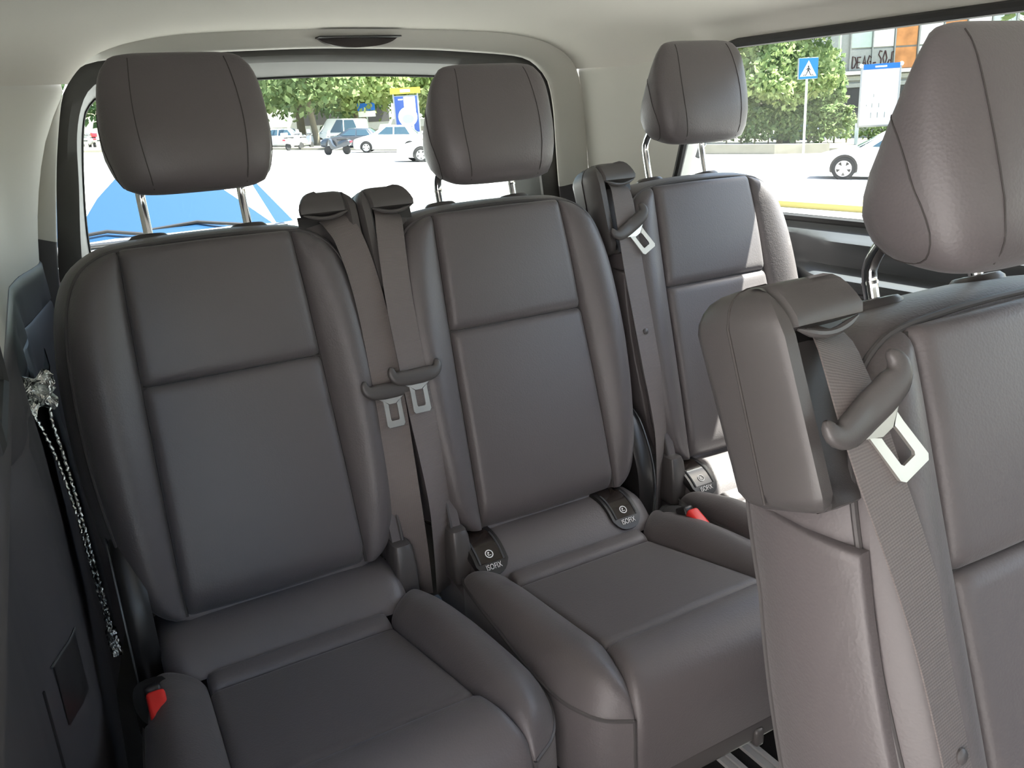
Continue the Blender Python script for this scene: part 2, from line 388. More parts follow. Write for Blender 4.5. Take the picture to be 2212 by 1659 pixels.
# pillars and side walls
def pillar(y, side):
    a = hw(y)
    out = []
    for z in (0.86, 0.9, 0.95, 1.0, 1.05, 1.1, 1.15, 1.2, 1.235, 1.25, 1.27, 1.30):
        tw = 0.004 * ((z - 0.86) / 0.4) - (0.012 * max(0, (z - 1.235) / 0.065))
        x = XC + side * (a - tw)
        half = arch[:70] if side < 0 else arch[70:][::-1]
        xa = interp(min(z, 1.245), half[:, 1], half[:, 0]); k = interp(y, [1.85, 2.1], [0, 1]); k = k * k * (3 - 2 * k)
        out.append((lerp(x, xa, k), y, z))
    return out
ypl = list(np.linspace(1.72, 1.99, 8)) + [2.0, 2.01] + list(np.linspace(2.03, 2.1, 4))
for side, nm, lab, n in ((-1, 'trim_2', 'pale upper pillar lining on the near side behind the third row', 0), (1, 'trim_3', 'pale upper pillar lining between tailgate and far side window', 1)):
    yy = [y for y in (ypl if side > 0 else [0.96, 1.1, 1.23, 1.35, 1.5, 1.6] + ypl)]
    def pz(y):
        p = pillar(y, side)
        if side < 0: p = [(x + 0.0, yv, z) for x, yv, z in p]
        return p
    rows = [pz(y) for y in yy]
    if side > 0: # slanted window edge
        rows[0] = [(x, interp(z, [0.86, 0.95, 1.05, 1.25, 1.3], [1.83, 1.795, 1.75, 1.69, 1.67]), z) for x, y, z in rows[0]]
        for k in range(1, 5): rows[k] = [(p[0], lerp(rows[0][j][1], rows[5][j][1], k / 5), p[2]) for j, p in enumerate(rows[k])]
    mb = MB().grid(rows if side < 0 else [r[::-1] for r in rows])
    mb.grid([[(x + side * 0.05, y, z) for x, y, z in r][:: (-1 if side < 0 else 1)] for r in rows])
    e0 = rows[0]; mb.grid([[p for p in e0], [(p[0] + side * 0.05, p[1], p[2]) for p in e0]])
    struct(mb.build(nm, BEIGE, angle=35), lab)

# right side: lining below the window, sill ledge, armrest
prof = [(1.506, 0.892), (1.498, 0.888), (1.492, 0.876), (1.484, 0.870), (1.466, 0.862), (1.457, 0.856), (1.453, 0.846), (1.455, 0.832), (1.460, 0.815), (1.458, 0.806), (1.445, 0.800), (1.418, 0.795), (1.409, 0.790), (1.406, 0.780), (1.412, 0.768), (1.43, 0.76),
        (1.462, 0.75), (1.468, 0.72), (1.47, 0.62), (1.468, 0.5), (1.46, 0.40), (1.45, 0.36), (1.45, 0.2), (1.46, 0.0)]
def rprof(y):
    k = XC + hw(y) - 1.503; q = interp(y, [1.22, 1.34], [1, 0.15])
    return [(1.478 + (x - 1.478) * (q if x < 1.478 else 1) + k, y, z) for x, z in prof]
mb = MB().grid([rprof(y)[::-1] for y in list(np.linspace(-2.3, 1.15, 12)) + list(np.linspace(1.2, 1.4, 8)) + list(np.linspace(1.45, 2.1, 10))])
mb.grid([[(XC + hw(y) + 0.06, y, z) for z in (0.0, 0.89)][::-1] for y in list(np.linspace(-2.3, 2.1, 12))])
wr = struct(mb.build('wall_right', LEDGE, angle=30), 'dark side lining with armrest ledge under the far window')
MB().tube([(1.466, y, 0.742) for y in np.linspace(-0.9, 1.85, 10)], 0.004, 6).build('trim_strip', BLACK, wr)
mb = MB().box((1.446, 0.55, 0.79), (0.07, 0.5, 0.026), bev=0.012); mb.build('armrest', DARKTRIM, wr)
# right window
wtop = 1.262
side_loop = catmull([(1.825, 0.885), (1.79, 0.95), (1.75, 1.05), (1.70, 1.19), (1.66, 1.245), (1.60, 1.268)], 20)
def wx(z): return XC + 0.79 - 0.02 * max(0, (z - 0.89) / 0.38)
loop = [(1.503, 1.8, 0.0)] * 0
pts = [tuple(p) for p in side_loop] + [(y, 1.276) for y in np.linspace(1.55, -0.95, 24)] + [(-1.0, 1.1), (-1.0, 0.89)] + [(y, 0.888) for y in np.linspace(-0.95, 1.78, 16)]
win2 = thing('window_2', 'long tinted side window with a black seal, looking onto the street', None, kind='structure')
mb = MB().tube([(wx(z) - 0.002, y, z) for y, z in pts], 0.011, 8, closed=True); mb.build('seal', RUBBER, win2)
mb = MB().prism(pts, lambda a, b, d: (wx(b) + 0.012 + d, a, b), 0.005, 0.0); mb.build('glass', GLASS_SIDE, win2, smooth=False)

# left side: lower lining
LX = [(0.95, 0.0), (0.90, 0.0)]
def bl(y): return interp(y, [0.2, 0.90, 0.94, 0.97, 1.0, 1.03, 1.06, 1.10, 1.15, 1.25, 1.35, 1.6, 1.8, 2.1], [-0.110, -0.108, -0.104, -0.098, -0.085, -0.072, -0.064, -0.060, -0.0595, -0.060, -0.060, -0.059, -0.056, -0.004])
def lprof(y):
    a = XC - hw(y); kk = interp(y, [1.85, 2.1], [0, 1]); kk = kk * kk * (3 - 2 * kk); a = lerp(a, -0.012, kk)
    b = bl(y); fold = 0.003 * math.sin((y - 1.2) * 2 * math.pi / 0.22) * interp(y, [1.15, 1.25, 1.8, 1.9], [0, 1, 1, 0])
    return [(a - 0.006, y, 0.91), (a + 0.002, y, 0.907), (a + 0.006, y, 0.90), (a + 0.006, y, 0.885), (lerp(a + 0.006, b, 0.3) + fold * 0.2, y, 0.87), (lerp(a + 0.006, b, 0.8) + fold, y, 0.845), (b + fold, y, 0.822), (b + fold - 0.003, y, 0.8175), (b + fold, y, 0.813), (b + 0.004 + fold * 0.9, y, 0.75), (b + 0.006 + fold * 0.6, y, 0.65), (b + 0.006, y, 0.5), (b + 0.004, y, 0.3), (b + 0.004, y, 0.0)]
yl = list(np.linspace(0.3, 0.86, 5)) + list(np.linspace(0.88, 1.3, 29)) + list(np.linspace(1.32, 2.1, 40))
mb = MB().grid([lprof(y) for y in yl])
mb.grid([[(XC - hw(y) - 0.06, y, z) for z in (0.91, 0.0)][::-1] for y in yl])
p0 = lprof(0.3); mb.add([p for p in p0] + [(p0[0][0] - 0.06, 0.3, 0.905), (p0[0][0] - 0.06, 0.3, 0.0)], [tuple(range(len(p0))) + (len(p0) + 1, len(p0))])
wlft = struct(mb.build('wall_left', DARKTRIM, angle=30), 'dark lower side lining beside the nearest third row seat')
def lw(y, z, d=0.0):
    return (bl(y) + 0.0065 + d, y, z)
rows = [[lw(y, z, 0.0012) for z in np.linspace(0.50, 0.583, 4)] for y in np.linspace(0.985, 1.05, 6)]
MB().grid([r[::-1] for r in rows]).build('pocket_lid', BLACK, wlft)
MB().tube([lw(y, 0.585, 0.001) for y in np.linspace(0.98, 1.055, 6)], 0.0015, 6).build('pocket_edge', LEDGE, wlft)
MB().tube([lw(0.945, z, 0.0) for z in np.linspace(0.1, 0.58, 6)], 0.002, 6).build('panel_joint', BLACK, wlft)
# left window (beside the camera's edge of view)
pts = [(0.95, 0.93), (0.95, 1.25), (0.92, 1.27), (0.78, 1.272), (0.74, 1.25), (0.74, 0.93)]
win3 = thing('window_3', 'near side window ahead of the pale pillar lining', None, kind='structure')
MB().tube([(XC - 0.785, y, z) for y, z in pts], 0.012, 8, closed=True).build('seal', RUBBER, win3)
MB().prism(pts[::-1], lambda a, b, d: (XC - 0.80 - d, a, b), 0.005, 0.0).build('glass', GLASS_PRIV, win3, smooth=False)
d2 = thing('door_2', 'slid open side door standing outside the near rear window', None, kind='structure')
MB().box((XC - 0.97, 0.98, 0.40), (0.07, 1.25, 1.0), bev=0.025).build('panel', DARKTRIM, d2)
MB().box((XC - 0.97, 0.98, 1.09), (0.008, 1.15, 0.38)).build('glass', GLASS_PRIV, d2, smooth=False)
MB().box((XC - 0.97, 0.98, 1.31), (0.07, 1.25, 0.07), bev=0.02).build('frame', DARKTRIM, d2)

# unseen front of the cabin, added to dim light from ahead: door pillar, front doors, dashboard and windscreen
mb = MB().box((XC - 0.815, -0.82, 0.70), (0.07, 0.14, 1.34), bev=0.02); struct(mb.build('trim_7', BEIGE), 'unseen near side door pillar ahead of the open sliding door')
mb = MB().box((XC + 0.815, -1.06, 1.12), (0.06, 0.13, 0.46), bev=0.02); struct(mb.build('trim_8', BEIGE), 'unseen far side door pillar')
d4 = thing('door_1', 'unseen near side front door', None, kind='structure')
MB().box((XC - 0.815, -1.6, 0.45), (0.06, 1.42, 0.90), bev=0.02).build('panel', DARKTRIM, d4)
MB().box((XC - 0.815, -1.6, 1.085), (0.006, 1.42, 0.37)).build('glass', GLASS_SIDE, d4, smooth=False)
MB().box((XC + 0.82, -1.72, 1.085), (0.006, 1.18, 0.37)).build('glass', GLASS_SIDE, win2, smooth=False)
mb = MB().loft([[(XC + sx * 0.79, y, z) for y, z in ((-2.32, 0.0), (-2.02, 0.0), (-1.98, 0.4), (-1.86, 0.62), (-1.84, 0.78), (-1.95, 0.88), (-2.32, 0.90))] for sx in (-1, 1)])
struct(mb.build('wall_front', DARKTRIM, angle=40), 'unseen dark dashboard across the front of the cabin')
win4 = thing('window_4', 'windscreen', None, kind='structure')
MB().grid([[(XC + 0.79 * q, -2.62 + 0.05 * q * q, 0.88), (XC + 0.77 * q, -2.29 + 0.04 * q * q, 1.39)] for q in np.linspace(-1, 1, 9)]).build('glass', glass_mat('windscreen_glass', (0.9, 0.93, 0.91)), win4)
struct(MB().box((XC, -2.45, 0.86), (1.6, 0.36, 0.05), bev=0.01).build('trim_9', DARKTRIM), 'unseen cowl under the windscreen')

# floor with seat rails
mb = MB().box((XC, -0.04, -0.02), (1.56, 4.52, 0.04)); fl = struct(mb.build('floor', CARPET, smooth=False), 'dark van floor with aluminium seat rails')
for x in (0.48, 0.534, 0.906, 0.962, 1.30):
    mb = MB()
    for dx in (-0.009, 0.009): mb.box((x + dx, 1.35, 0.004), (0.010, 1.2, 0.008))
    mb.box((x, 1.35, 0.0015), (0.012, 1.2, 0.003))
    mb.build('rail', ALU, fl, smooth=False)

# ------------------------------------------------------------------ seats
OUT = [(0.0, -0.362), (0.10, -0.362), (0.15, -0.356), (0.183, -0.335), (0.203, -0.29), (0.214, -0.22), (0.222, -0.14), (0.225, -0.06), (0.223, 0.02), (0.217, 0.085), (0.206, 0.135), (0.188, 0.172), (0.160, 0.194), (0.127, 0.2035), (0.06, 0.208), (0.0, 0.209)]
HALF = catmull(OUT, 90)
_i0 = int(np.argmin(np.hypot(HALF[:, 0] - 0.165, HALF[:, 1] + 0.348))); _i1 = int(np.argmin(np.hypot(HALF[:, 0] - 0.1265, HALF[:, 1] - 0.2037)))
ARC = resample(HALF[_i0:_i1 + 1], 200)
LOOP = np.vstack([HALF, np.stack([-HALF[::-1, 0], HALF[::-1, 1]], 1)[1:-1]])      # counter-clockwise seen from the front? (u, v)
def us(v): return interp(v, [-0.36, -0.344, 0.0, 0.184, 0.21], [0.1432, 0.1428, 0.135, 0.1275, 0.1262])
def arc(t):
    k = t * (len(ARC) - 1); i = min(int(k), len(ARC) - 2); return ARC[i] + (ARC[i + 1] - ARC[i]) * (k - i)
def thick(v): return 0.122 + 0.15 * max(0.0, -v) - 0.12 * max(0, v - 0.1)

def make_seat(name, label, loc, H=0.803, rec=14.47, m=False, hr_up=0.0, belt_u=None, tongue=(-0.07, 0.0), stop=None, isofix=(), hr_shift=0.0, tshift=0.0, text=True):
    root = thing(name, label, 'seat', (loc[0], loc[1], 0.0), 0.0, 'identical dark leather van seats')
    cr, sr = math.cos(R(rec)), math.sin(R(rec))
    sg = -1 if m else 1
    def BP(u, v, off=0.0): return (u, v * sr - off * cr, H + v * cr + off * sr)
    def B(mb, nm, material, par=root, **k): return mb.build(nm, material, par, mirror=m, **k)
    # ---- backrest body
    def nrm(loopv):
        a = np.roll(loopv, -1, 0) - np.roll(loopv, 1, 0); nn = np.stack([a[:, 1], -a[:, 0]], 1); return nn / np.linalg.norm(nn, axis=1)[:, None]
    NV = nrm(LOOP)
    def ring(off_f, d):
        return [BP(*(LOOP[i] + NV[i] * d * (1.0 if LOOP[i][1] > -0.3 else 0.4)), off_f * thick(LOOP[i][1])) for i in range(len(LOOP))]
    rings = [ring(-0.12, -0.012), ring(-0.10, -0.001), ring(-0.2, 0.007), ring(-0.42, 0.015), ring(-0.72, 0.018), ring(-0.93, 0.014), ring(-1.03, 0.0), ring(-1.08, -0.03)]
    back = B(MB().loft(rings), 'backrest', LEATHER, angle=60)
    sgx = [BP(*(LOOP[i] + NV[i] * 0.0145), -0.93 * thick(LOOP[i][1])) for i in range(len(LOOP))]
    B(MB().tube(sgx, 0.0022, 6, closed=True), 'piping', PIPING, back)
    B(MB().tube([BP(p[0], p[1], -0.012) for p in LOOP if p[1] > -0.25], 0.0032, 8), 'piping', PIPING, back)
    # hard shell behind
    shell_r = [[BP(*(LOOP[i] * sc_), -off * thick(LOOP[i][1])) for i in range(len(LOOP))] for sc_, off in ((0.97, 1.0), (0.96, 1.1), (0.90, 1.17), (0.8, 1.2))]
    B(MB().loft(shell_r), 'back_shell', SHELL, back)
    # ---- front upholstery
    def ins(v0, v1, rb, rt):
        def fn(s, t, drop):
            v = lerp(v0, v1, t); w = us(v); u = lerp(-w, w, s)
            off = 0.003 + 0.007 * (1 - (u / w) ** 2) + 0.004 * math.sin(math.pi * t)
            off += roll(w - abs(u), 0.014) + roll((v - v0), rb) * 0.9 + roll((v1 - v), rt) * 0.9
            return BP(u, v, off - drop)
        return fn
    B(panel(ins(0.0, 0.2035, 0.016, 0.012), 30, 26), 'upper_panel', LEATHER, back, angle=70)
    B(panel(ins(-0.358, 0.0, 0.05, 0.014), 30, 36), 'lower_panel', LEATHER, back, angle=70)
    for side in (-1, 1):
        def fn(s, t, drop):
            v = lerp(-0.352, 0.2035, t); a = np.array([us(v), v]); b = arc(t)
            p = a + (b - a) * s; w = float(np.linalg.norm(b - a))
            hb = 0.026 * math.sin(math.pi * min(1, max(0, t))) ** 0.55 * min(1.0, w / 0.07)
            off = 0.0 + hb * math.sin(math.pi * min(1, s * 0.5 + 0.5 * s ** 1.4)) + roll(s * w, 0.013) + roll((1 - s) * w, 0.02) * 0.8
            return BP(side * p[0], p[1], off - drop)
        mbb = panel(fn, 22, 48)
        if side < 0: mbb.f = [q[::-1] for q in mbb.f]
        B(mbb, 'bolster', LEATHER, back, angle=70)
    # stitching along the seams
    for side in (-1, 1): B(MB().tube([BP(side * us(v), v, -0.010) for v in np.linspace(-0.35, 0.2, 20)], 0.003, 6), 'seam', SEAM, back)
    B(MB().tube([BP(u, 0.0, -0.009) for u in np.linspace(-0.134, 0.134, 10)], 0.003, 6), 'seam', SEAM, back)
    # ---- headrest
    hr0 = 0.236 + hr_up; hh = 0.199
    Z = [0.0, 0.015, 0.06, 0.14, 0.28, 0.42, 0.52, 0.62, 0.72, 0.82, 0.90, 0.96, 0.985, 1.0]
    W_ = [0.070, 0.086, 0.1, 0.110, 0.1175, 0.120, 0.1195, 0.117, 0.1145, 0.110, 0.102, 0.091, 0.081, 0.060]
    F_ = [0.010, 0.030, 0.05, 0.060, 0.067, 0.069, 0.069, 0.068, 0.066, 0.063, 0.059, 0.053, 0.049, 0.044]
    D_ = [-0.020, -0.036, -0.049, -0.057, -0.060, -0.050, -0.037, -0.021, -0.004, 0.014, 0.026, 0.033, 0.035, 0.038]
    def lift(z, off): return 0.034 * (1 - z) ** 2.5 * min(1.0, max(0.0, 0.03 - off) / 0.08)
    def hsec(z, n=40):
        w, f_, d_ = (interp(z, Z, a) for a in (W_, F_, D_)); c0 = (f_ + d_) / 2; r_ = (f_ - d_) / 2; out = []
        for k in range(n):
            t = 2 * math.pi * k / n; c, s_ = math.cos(t), math.sin(t)
            x = w * math.copysign(abs(c) ** (2 / 3.3), c); y = r_ * math.copysign(abs(s_) ** (2 / 2.9), s_)
            out.append(BP(hr_shift + x, hr0 + hh * z + 0.05 * (c0 - 0.01) + lift(z, c0 + y), c0 + y))
        return out
    zz = [0, 0.012, 0.03, 0.06, 0.1, 0.15, 0.22, 0.3, 0.4, 0.5, 0.6, 0.7, 0.78, 0.84, 0.89, 0.93, 0.96, 0.98, 0.992, 1.0]
    hr = B(MB().loft([hsec(z) for z in zz]), 'headrest', LEATHER, angle=0)
    def hoff(x, z, front=True):
        w, f_, d_ = (interp(z, Z, a) for a in (W_, F_, D_)); c0 = (f_ + d_) / 2; r_ = (f_ - d_) / 2
        q = max(0, 1 - min(1, abs(x) / w) ** 3.3) ** (1 / 2.9)
        return c0 + (r_ if front else -r_) * q
    def hx(off, z):
        w, f_, d_ = (interp(z, Z, a) for a in (W_, F_, D_)); c0 = (f_ + d_) / 2; r_ = (f_ - d_) / 2
        return w * max(0, 1 - min(1, abs((off - c0) / r_)) ** 2.9) ** (1 / 3.3)
    for side in (-1, 1):
        line = []
        for z in np.linspace(0.05, 0.95, 24):
            x = side * (0.064 + 0.010 * math.sin(math.pi * z)); off = hoff(x, z)
            line.append(BP(hr_shift + x, hr0 + hh * z + 0.05 * ((interp(z, Z, F_) + interp(z, Z, D_)) / 2 - 0.01) + lift(z, off), off + 0.0003))
        B(MB().tube(line, 0.0007, 6), 'seam', SEAM, hr)
        ov = []
        for k in range(36):
            t = 2 * math.pi * k / 36
            z = 0.38 + 0.33 * math.sin(t); c0 = (interp(z, Z, F_) + interp(z, Z, D_)) / 2
            off = -0.012 + 0.05 * max(0, z - 0.4) + (0.036 - 0.014 * math.sin(t)) * math.cos(t)
            ov.append(BP(hr_shift + side * (hx(off, z) + 0.0003), hr0 + hh * z + 0.05 * (c0 - 0.01) + lift(z, off), off))
        B(MB().tube(ov, 0.0007, 6, closed=True), 'seam', SEAM, hr)
    for px in (-0.078, 0.074):
        pp = [BP(px, 0.20, -0.074), BP(px, hr0 + 0.015, -0.073), BP(px, hr0 + 0.032, -0.067), BP(px, hr0 + 0.046, -0.052), BP(px, hr0 + 0.066, -0.02)]
        B(MB().tube(catmull(pp, 14), 0.0068, 14), 'post', CHROME, hr)
        if hr_up < 0.01: # locking notch ring
            B(MB().tube([BP(px, hr0 + 0.013, -0.0731), BP(px, hr0 + 0.016, -0.073)], 0.0074, 14), 'post_ring', CHROME, hr)
        B(MB().lathe([(0.004, 0.0), (0.026, 0.0), (0.029, 0.003), (0.0285, 0.008), (0.024, 0.012), (0.012, 0.0125), (0.0105, 0.010), (0.004, 0.010)],
                     lambda a, b, h: BP(px + a * 1.05, 0.2175 + h, -0.074 + b * 0.8)), 'post_collar', PLASTIC)
    # ---- belt tower on the shoulder
    def tsec(v, d, chan, f0, f1):
        u0, u1 = -0.263 + d, -0.163 - d
        fr = lambda u: -(chan if u > -0.243 else 0.0)
        pts = [(u0 + 0.004, f0 - d), (u0, f0 - 0.006 - d), (u0, lerp(f0, f1, 0.5)), (u0, f1 + 0.012 + d), (u0 + 0.004, f1 + 0.004 + d), (u0 + 0.012, f1 + d),
               (u1 - 0.012, f1 + d), (u1 - 0.004, f1 + 0.004 + d), (u1, f1 + 0.012 + d), (u1, lerp(f0, f1, 0.5)), (u1, f0 - chan - 0.006), (u1 - 0.004, f0 - chan - 0.001),
               (-0.2, f0 - chan - d * 0.5), (-0.232, f0 - chan - d * 0.5), (-0.240, f0 - chan * 0.6 - d * 0.7), (-0.244, f0 - 0.004 - d), (-0.248, f0 - d)]
        return [BP(u0 + (u - u0) * (1 - 0.34 * min(1, max(0, -o / 0.085))) + tshift + 0.012 * (0.26 - v), v, o) for u, o in pts]
    lv = [(0.083, 0.018, 0.004), (0.085, 0.010, 0.006), (0.090, 0.004, 0.010), (0.10, 0.0, 0.016), (0.13, 0.0, 0.022), (0.17, 0, 0.026), (0.205, 0, 0.028), (0.220, 0, 0.03), (0.2225, 0, 0.012), (0.2245, 0, 0.003), (0.232, 0.0, 0.0), (0.240, 0.002, 0.0), (0.248, 0.006, 0.0), (0.254, 0.011, 0.0), (0.258, 0.018, 0.0), (0.260, 0.028, 0.0)]
    tw = B(MB().loft([tsec(v, d, c, interp(v, [0.08, 0.1, 0.22, 0.262], [0.004, 0.006, 0.002, -0.008]), -0.085 - 0.01 * (v - 0.1) / 0.15) for v, d, c in lv]), 'belt_tower', PLASTIC, angle=38)
    # seam between the two halves
    jl = [(-0.264, v) for v in np.linspace(0.092, 0.25, 10)]
    B(MB().tube([BP(tshift - 0.2633 + 0.012 * (0.26 - v), v, -0.05) for u, v in jl[:-1]] + [BP(tshift + u, v, -0.05) for u, v in ((-0.2575, 0.2465), (-0.252, 0.2528), (-0.245, 0.2572), (-0.236, 0.2595), (-0.215, 0.2602))], 0.0014, 6), 'joint', SEAM, tw)
    B(MB().prism([(-0.240, 0.205), (-0.166, 0.205), (-0.166, 0.2235), (-0.240, 0.2235)], lambda a, b, d: BP(a + tshift, b, d), -0.028, -0.0265), 'slot', BLACK, tw, smooth=False)
    lip = [BP(u + tshift, 0.2225 - 0.008 * math.sin(math.pi * (u + 0.243) / 0.072), 0.0005 - 0.006 * (u + 0.243) / 0.072) for u in np.linspace(-0.243, -0.171, 12)]
    B(MB().tube(lip, [0.001, 0.0022] + [0.0034] * 8 + [0.0022, 0.001], 8), 'lip', PLASTIC, tw)
    # ---- belt
    path = belt_u or [(-0.203, 0.219, -0.022), (-0.206, 0.208, -0.007), (-0.214, 0.18, 0.008), (-0.222, 0.12, 0.018), (-0.226, 0.05, 0.022), (-0.226, -0.03, 0.024), (-0.225, -0.12, 0.025), (-0.222, -0.20, 0.022), (-0.220, -0.28, 0.014), (-0.2215, -0.36, -0.005), (-0.223, -0.44, -0.03)]
    cp = catmull(path, 60); hwid = 0.024
    rows, uvs = [], []
    L = 0.0
    for i, p in enumerate(cp):
        if i: L += float(np.linalg.norm(cp[i] - cp[i - 1]))
        tilt = interp(p[1], [-0.44, -0.28, -0.15, 0.2], [0.02, 0.012, 0.004, 0.0])
        rr, uu = [], []
        q = cp[min(i + 1, 59)] - cp[max(i - 1, 0)]; q /= np.linalg.norm(q[:2])
        for k, e in ((-1, 0), (-0.5, 0), (0, 0), (0.5, 0), (1, 0), (1, 1), (0, 1), (-1, 1)):
            rr.append(BP(p[0] + k * hwid * -q[1] * -1, p[1] + k * hwid * -q[0], p[2] - 0.0014 * e + tilt * k)); uu.append(((k + 1) * hwid, L))
        rows.append(rr); uvs.append(uu)
    belt = B(MB().grid(rows, closed=True, uv=uvs), 'seat_belt', WEB, angle=40)
    def belt_at(v):
        return [interp(-v, [-q[1] for q in cp], [q[k] for q in cp]) for k in (0, 1, 2)]
    bu, bv, bo = belt_at(tongue[0]); ta = R(tongue[1])
    def TP(a, b, d=0.0):
        x = a * math.cos(ta) - b * math.sin(ta); y = a * math.sin(ta) + b * math.cos(ta); return BP(bu + x, bv + y, bo + 0.006 + d + (0.22 * max(0, x) if abs(tongue[1]) > 5 else 0.0))
    hcurve = catmull([(-0.040, 0.017), (-0.0405, 0.006), (-0.034, -0.002), (-0.018, -0.005), (0.0, -0.0055), (0.018, -0.005), (0.034, -0.002), (0.0405, 0.006), (0.040, 0.017)], 30)
    hrg = []
    for k_, p in enumerate(hcurve):
        a_ = hcurve[max(k_ - 1, 0)]; b_ = hcurve[min(k_ + 1, 29)]; tv = (b_ - a_) / np.linalg.norm(b_ - a_); nv = np.array([-tv[1], tv[0]])
        e_ = min(k_, 29 - k_); w_ = interp(e_, [0, 1, 3, 7, 12], [0.002, 0.005, 0.0075, 0.012, 0.0132]); th = interp(e_, [0, 1, 3, 8], [0.002, 0.004, 0.0055, 0.0065])
        hrg.append([TP(*(p + nv * w_ * math.copysign(abs(math.cos(q_)) ** 0.7, math.cos(q_))), 0.001 + th * math.copysign(abs(math.sin(q_)) ** 0.7, math.sin(q_))) for q_ in [2 * math.pi * z_ / 14 for z_ in range(14)]])
    tg = B(MB().loft(hrg), 'latch_handle', PLASTIC, belt, angle=60)
    O_ = [(-0.026, -0.0135), (-0.0155, -0.020), (-0.015, -0.030), (-0.0155, -0.062), (-0.0125, -0.066), (0.0125, -0.066), (0.0155, -0.062), (0.015, -0.030), (0.0155, -0.020), (0.026, -0.0135)]
    I_ = [(-0.0055, -0.0275), (-0.0072, -0.0275), (-0.0075, -0.033), (-0.0075, -0.053), (-0.006, -0.0555), (0.006, -0.0555), (0.0075, -0.053), (0.0075, -0.033), (0.0072, -0.0275), (0.0055, -0.0275)]
    pl = MB(); n = 10
    vsx = [TP(a, b, 0.002) for a, b in O_] + [TP(a, b, 0.002) for a, b in I_] + [TP(a, b, -0.001) for a, b in O_] + [TP(a, b, -0.001) for a, b in I_]
    fs = []
    for i in range(n):
        j = (i + 1) % n
        fs += [(i, j, n + j, n + i), (2 * n + j, 2 * n + i, 3 * n + i, 3 * n + j), (j, i, 2 * n + i, 2 * n + j), (n + i, n + j, 3 * n + j, 3 * n + i)]
    pl.add(vsx, fs); B(pl, 'latch_plate', STEEL, belt, angle=30)
    if stop is not None:
        bu2, bv2, bo2 = belt_at(stop)
        B(MB().lathe([(0.001, 0.004), (0.004, 0.0035), (0.006, 0.002), (0.0062, 0.0)][::-1], lambda a, b, h: BP(bu2 + a, bv2 + b, bo2 + h)), 'stop_button', PLASTIC, belt)
    # ---- side flap, hinge cover, recliner cover
    fl_ = catmull([(0.008, -0.36), (0.004, -0.30), (-0.004, -0.235), (-0.016, -0.205), (-0.032, -0.198), (-0.05, -0.21), (-0.06, -0.25), (-0.065, -0.31), (-0.066, -0.37)], 28)
    B(MB().prism([(a, b) for a, b in fl_], lambda a, b, d: BP(-d + (b + 0.2) * -0.02 * 0 - 0.0, b, a), 0.206, 0.188), 'side_flap', LEATHER, back)
    B(MB().tube([BP(-0.2055, b, a) for a, b in fl_], 0.003, 6), 'flap_edge', PIPING, back)
    hcv = MB()
    rg = []
    for z, w in ((0.388, 0.012), (0.39, 0.018), (0.40, 0.0205), (0.44, 0.020), (0.475, 0.0175), (0.484, 0.015), (0.486, 0.009)):
        ring_ = []
        for k in range(20):
            t = 2 * math.pi * k / 20; c, s_ = math.cos(t), math.sin(t)
            ring_.append((-0.199 + w * math.copysign(abs(c) ** 0.45, c), -0.088 - (z - 0.44) * -0.06 + w * 1.5 * math.copysign(abs(s_) ** 0.45, s_), z + H - 0.803))
        rg.append(ring_)
    B(hcv.loft(rg), 'hinge_cover', PLASTIC, angle=50)
    rc = catmull([(-0.085, 0.355), (-0.105, 0.42), (-0.10, 0.49), (-0.075, 0.55), (-0.045, 0.59), (-0.01, 0.60), (0.02, 0.57), (0.03, 0.50), (0.02, 0.42), (0.0, 0.355)], 40, closed=True)
    rrings = []
    for x, k in ((0.188, 0.92), (0.195, 0.98), (0.203, 1.0), (0.213, 1.0), (0.221, 0.96), (0.226, 0.86)):
        rrings.append([(x, -0.04 + (p[0] + 0.04) * k, H - 0.803 + 0.47 + (p[1] - 0.47) * k) for p in rc])
    rcv = B(MB().loft(rrings), 'recliner_cover', BLACK, angle=45)
    B(MB().tube([(0.226, p[0] * 0.93 - 0.003, H - 0.803 + 0.47 + (p[1] - 0.47) * 0.93) for p in rc[2:22]], 0.0016, 6), 'cover_edge', LEDGE, rcv)
    # ---- cushion (z below is relative to the seam height H)
    def Cz(x, y, z): return (x, y, H + z)
    wI = lambda y: interp(y, [-0.4605, -0.1926], [0.1518, 0.1417])
    cush = B(MB().prism([(p[0], p[1]) for p in catmull([(0.20, 0.0), (0.21, -0.1), (0.22, -0.2), (0.232, -0.38), (0.222, -0.5), (0.17, -0.545), (0.0, -0.55), (-0.17, -0.545), (-0.222, -0.5), (-0.232, -0.38), (-0.22, -0.2), (-0.21, -0.1), (-0.20, 0.0)], 50)][::-1],
                        lambda a, b, d: Cz(a, b, d), -0.505, -0.425), 'cushion', LEATHER, angle=40)
    def fin(s, t, drop):
        y = lerp(-0.1926, -0.4605, t); w = wI(y); x = lerp(-w, w, s)
        z = lerp(-0.4026, -0.3547, t) + 0.004 * math.sin(math.pi * t) * (1 - (x / w) ** 2) + roll(w - abs(x), 0.012) + roll(t * 0.27, 0.006) + roll((1 - t) * 0.27, 0.014)
        return Cz(x, y, z - drop)
    q = panel(fin, 26, 26); q.f = [f_[::-1] for f_ in q.f]; B(q, 'cushion_panel', LEATHER, cush, angle=70)
    def fstrip(s, t, drop):
        y = lerp(-0.158, -0.193, t); x = lerp(-0.139, 0.139, s); z = lerp(-0.390, -0.396, t) + roll(t * 0.035, 0.008) + roll((1 - t) * 0.035, 0.012) + roll(0.139 - abs(x), 0.01)
        return Cz(x, y, z - drop)
    q = panel(fstrip, 16, 10); q.f = [f_[::-1] for f_ in q.f]; B(q, 'rear_strip', LEATHER, cush, angle=70)
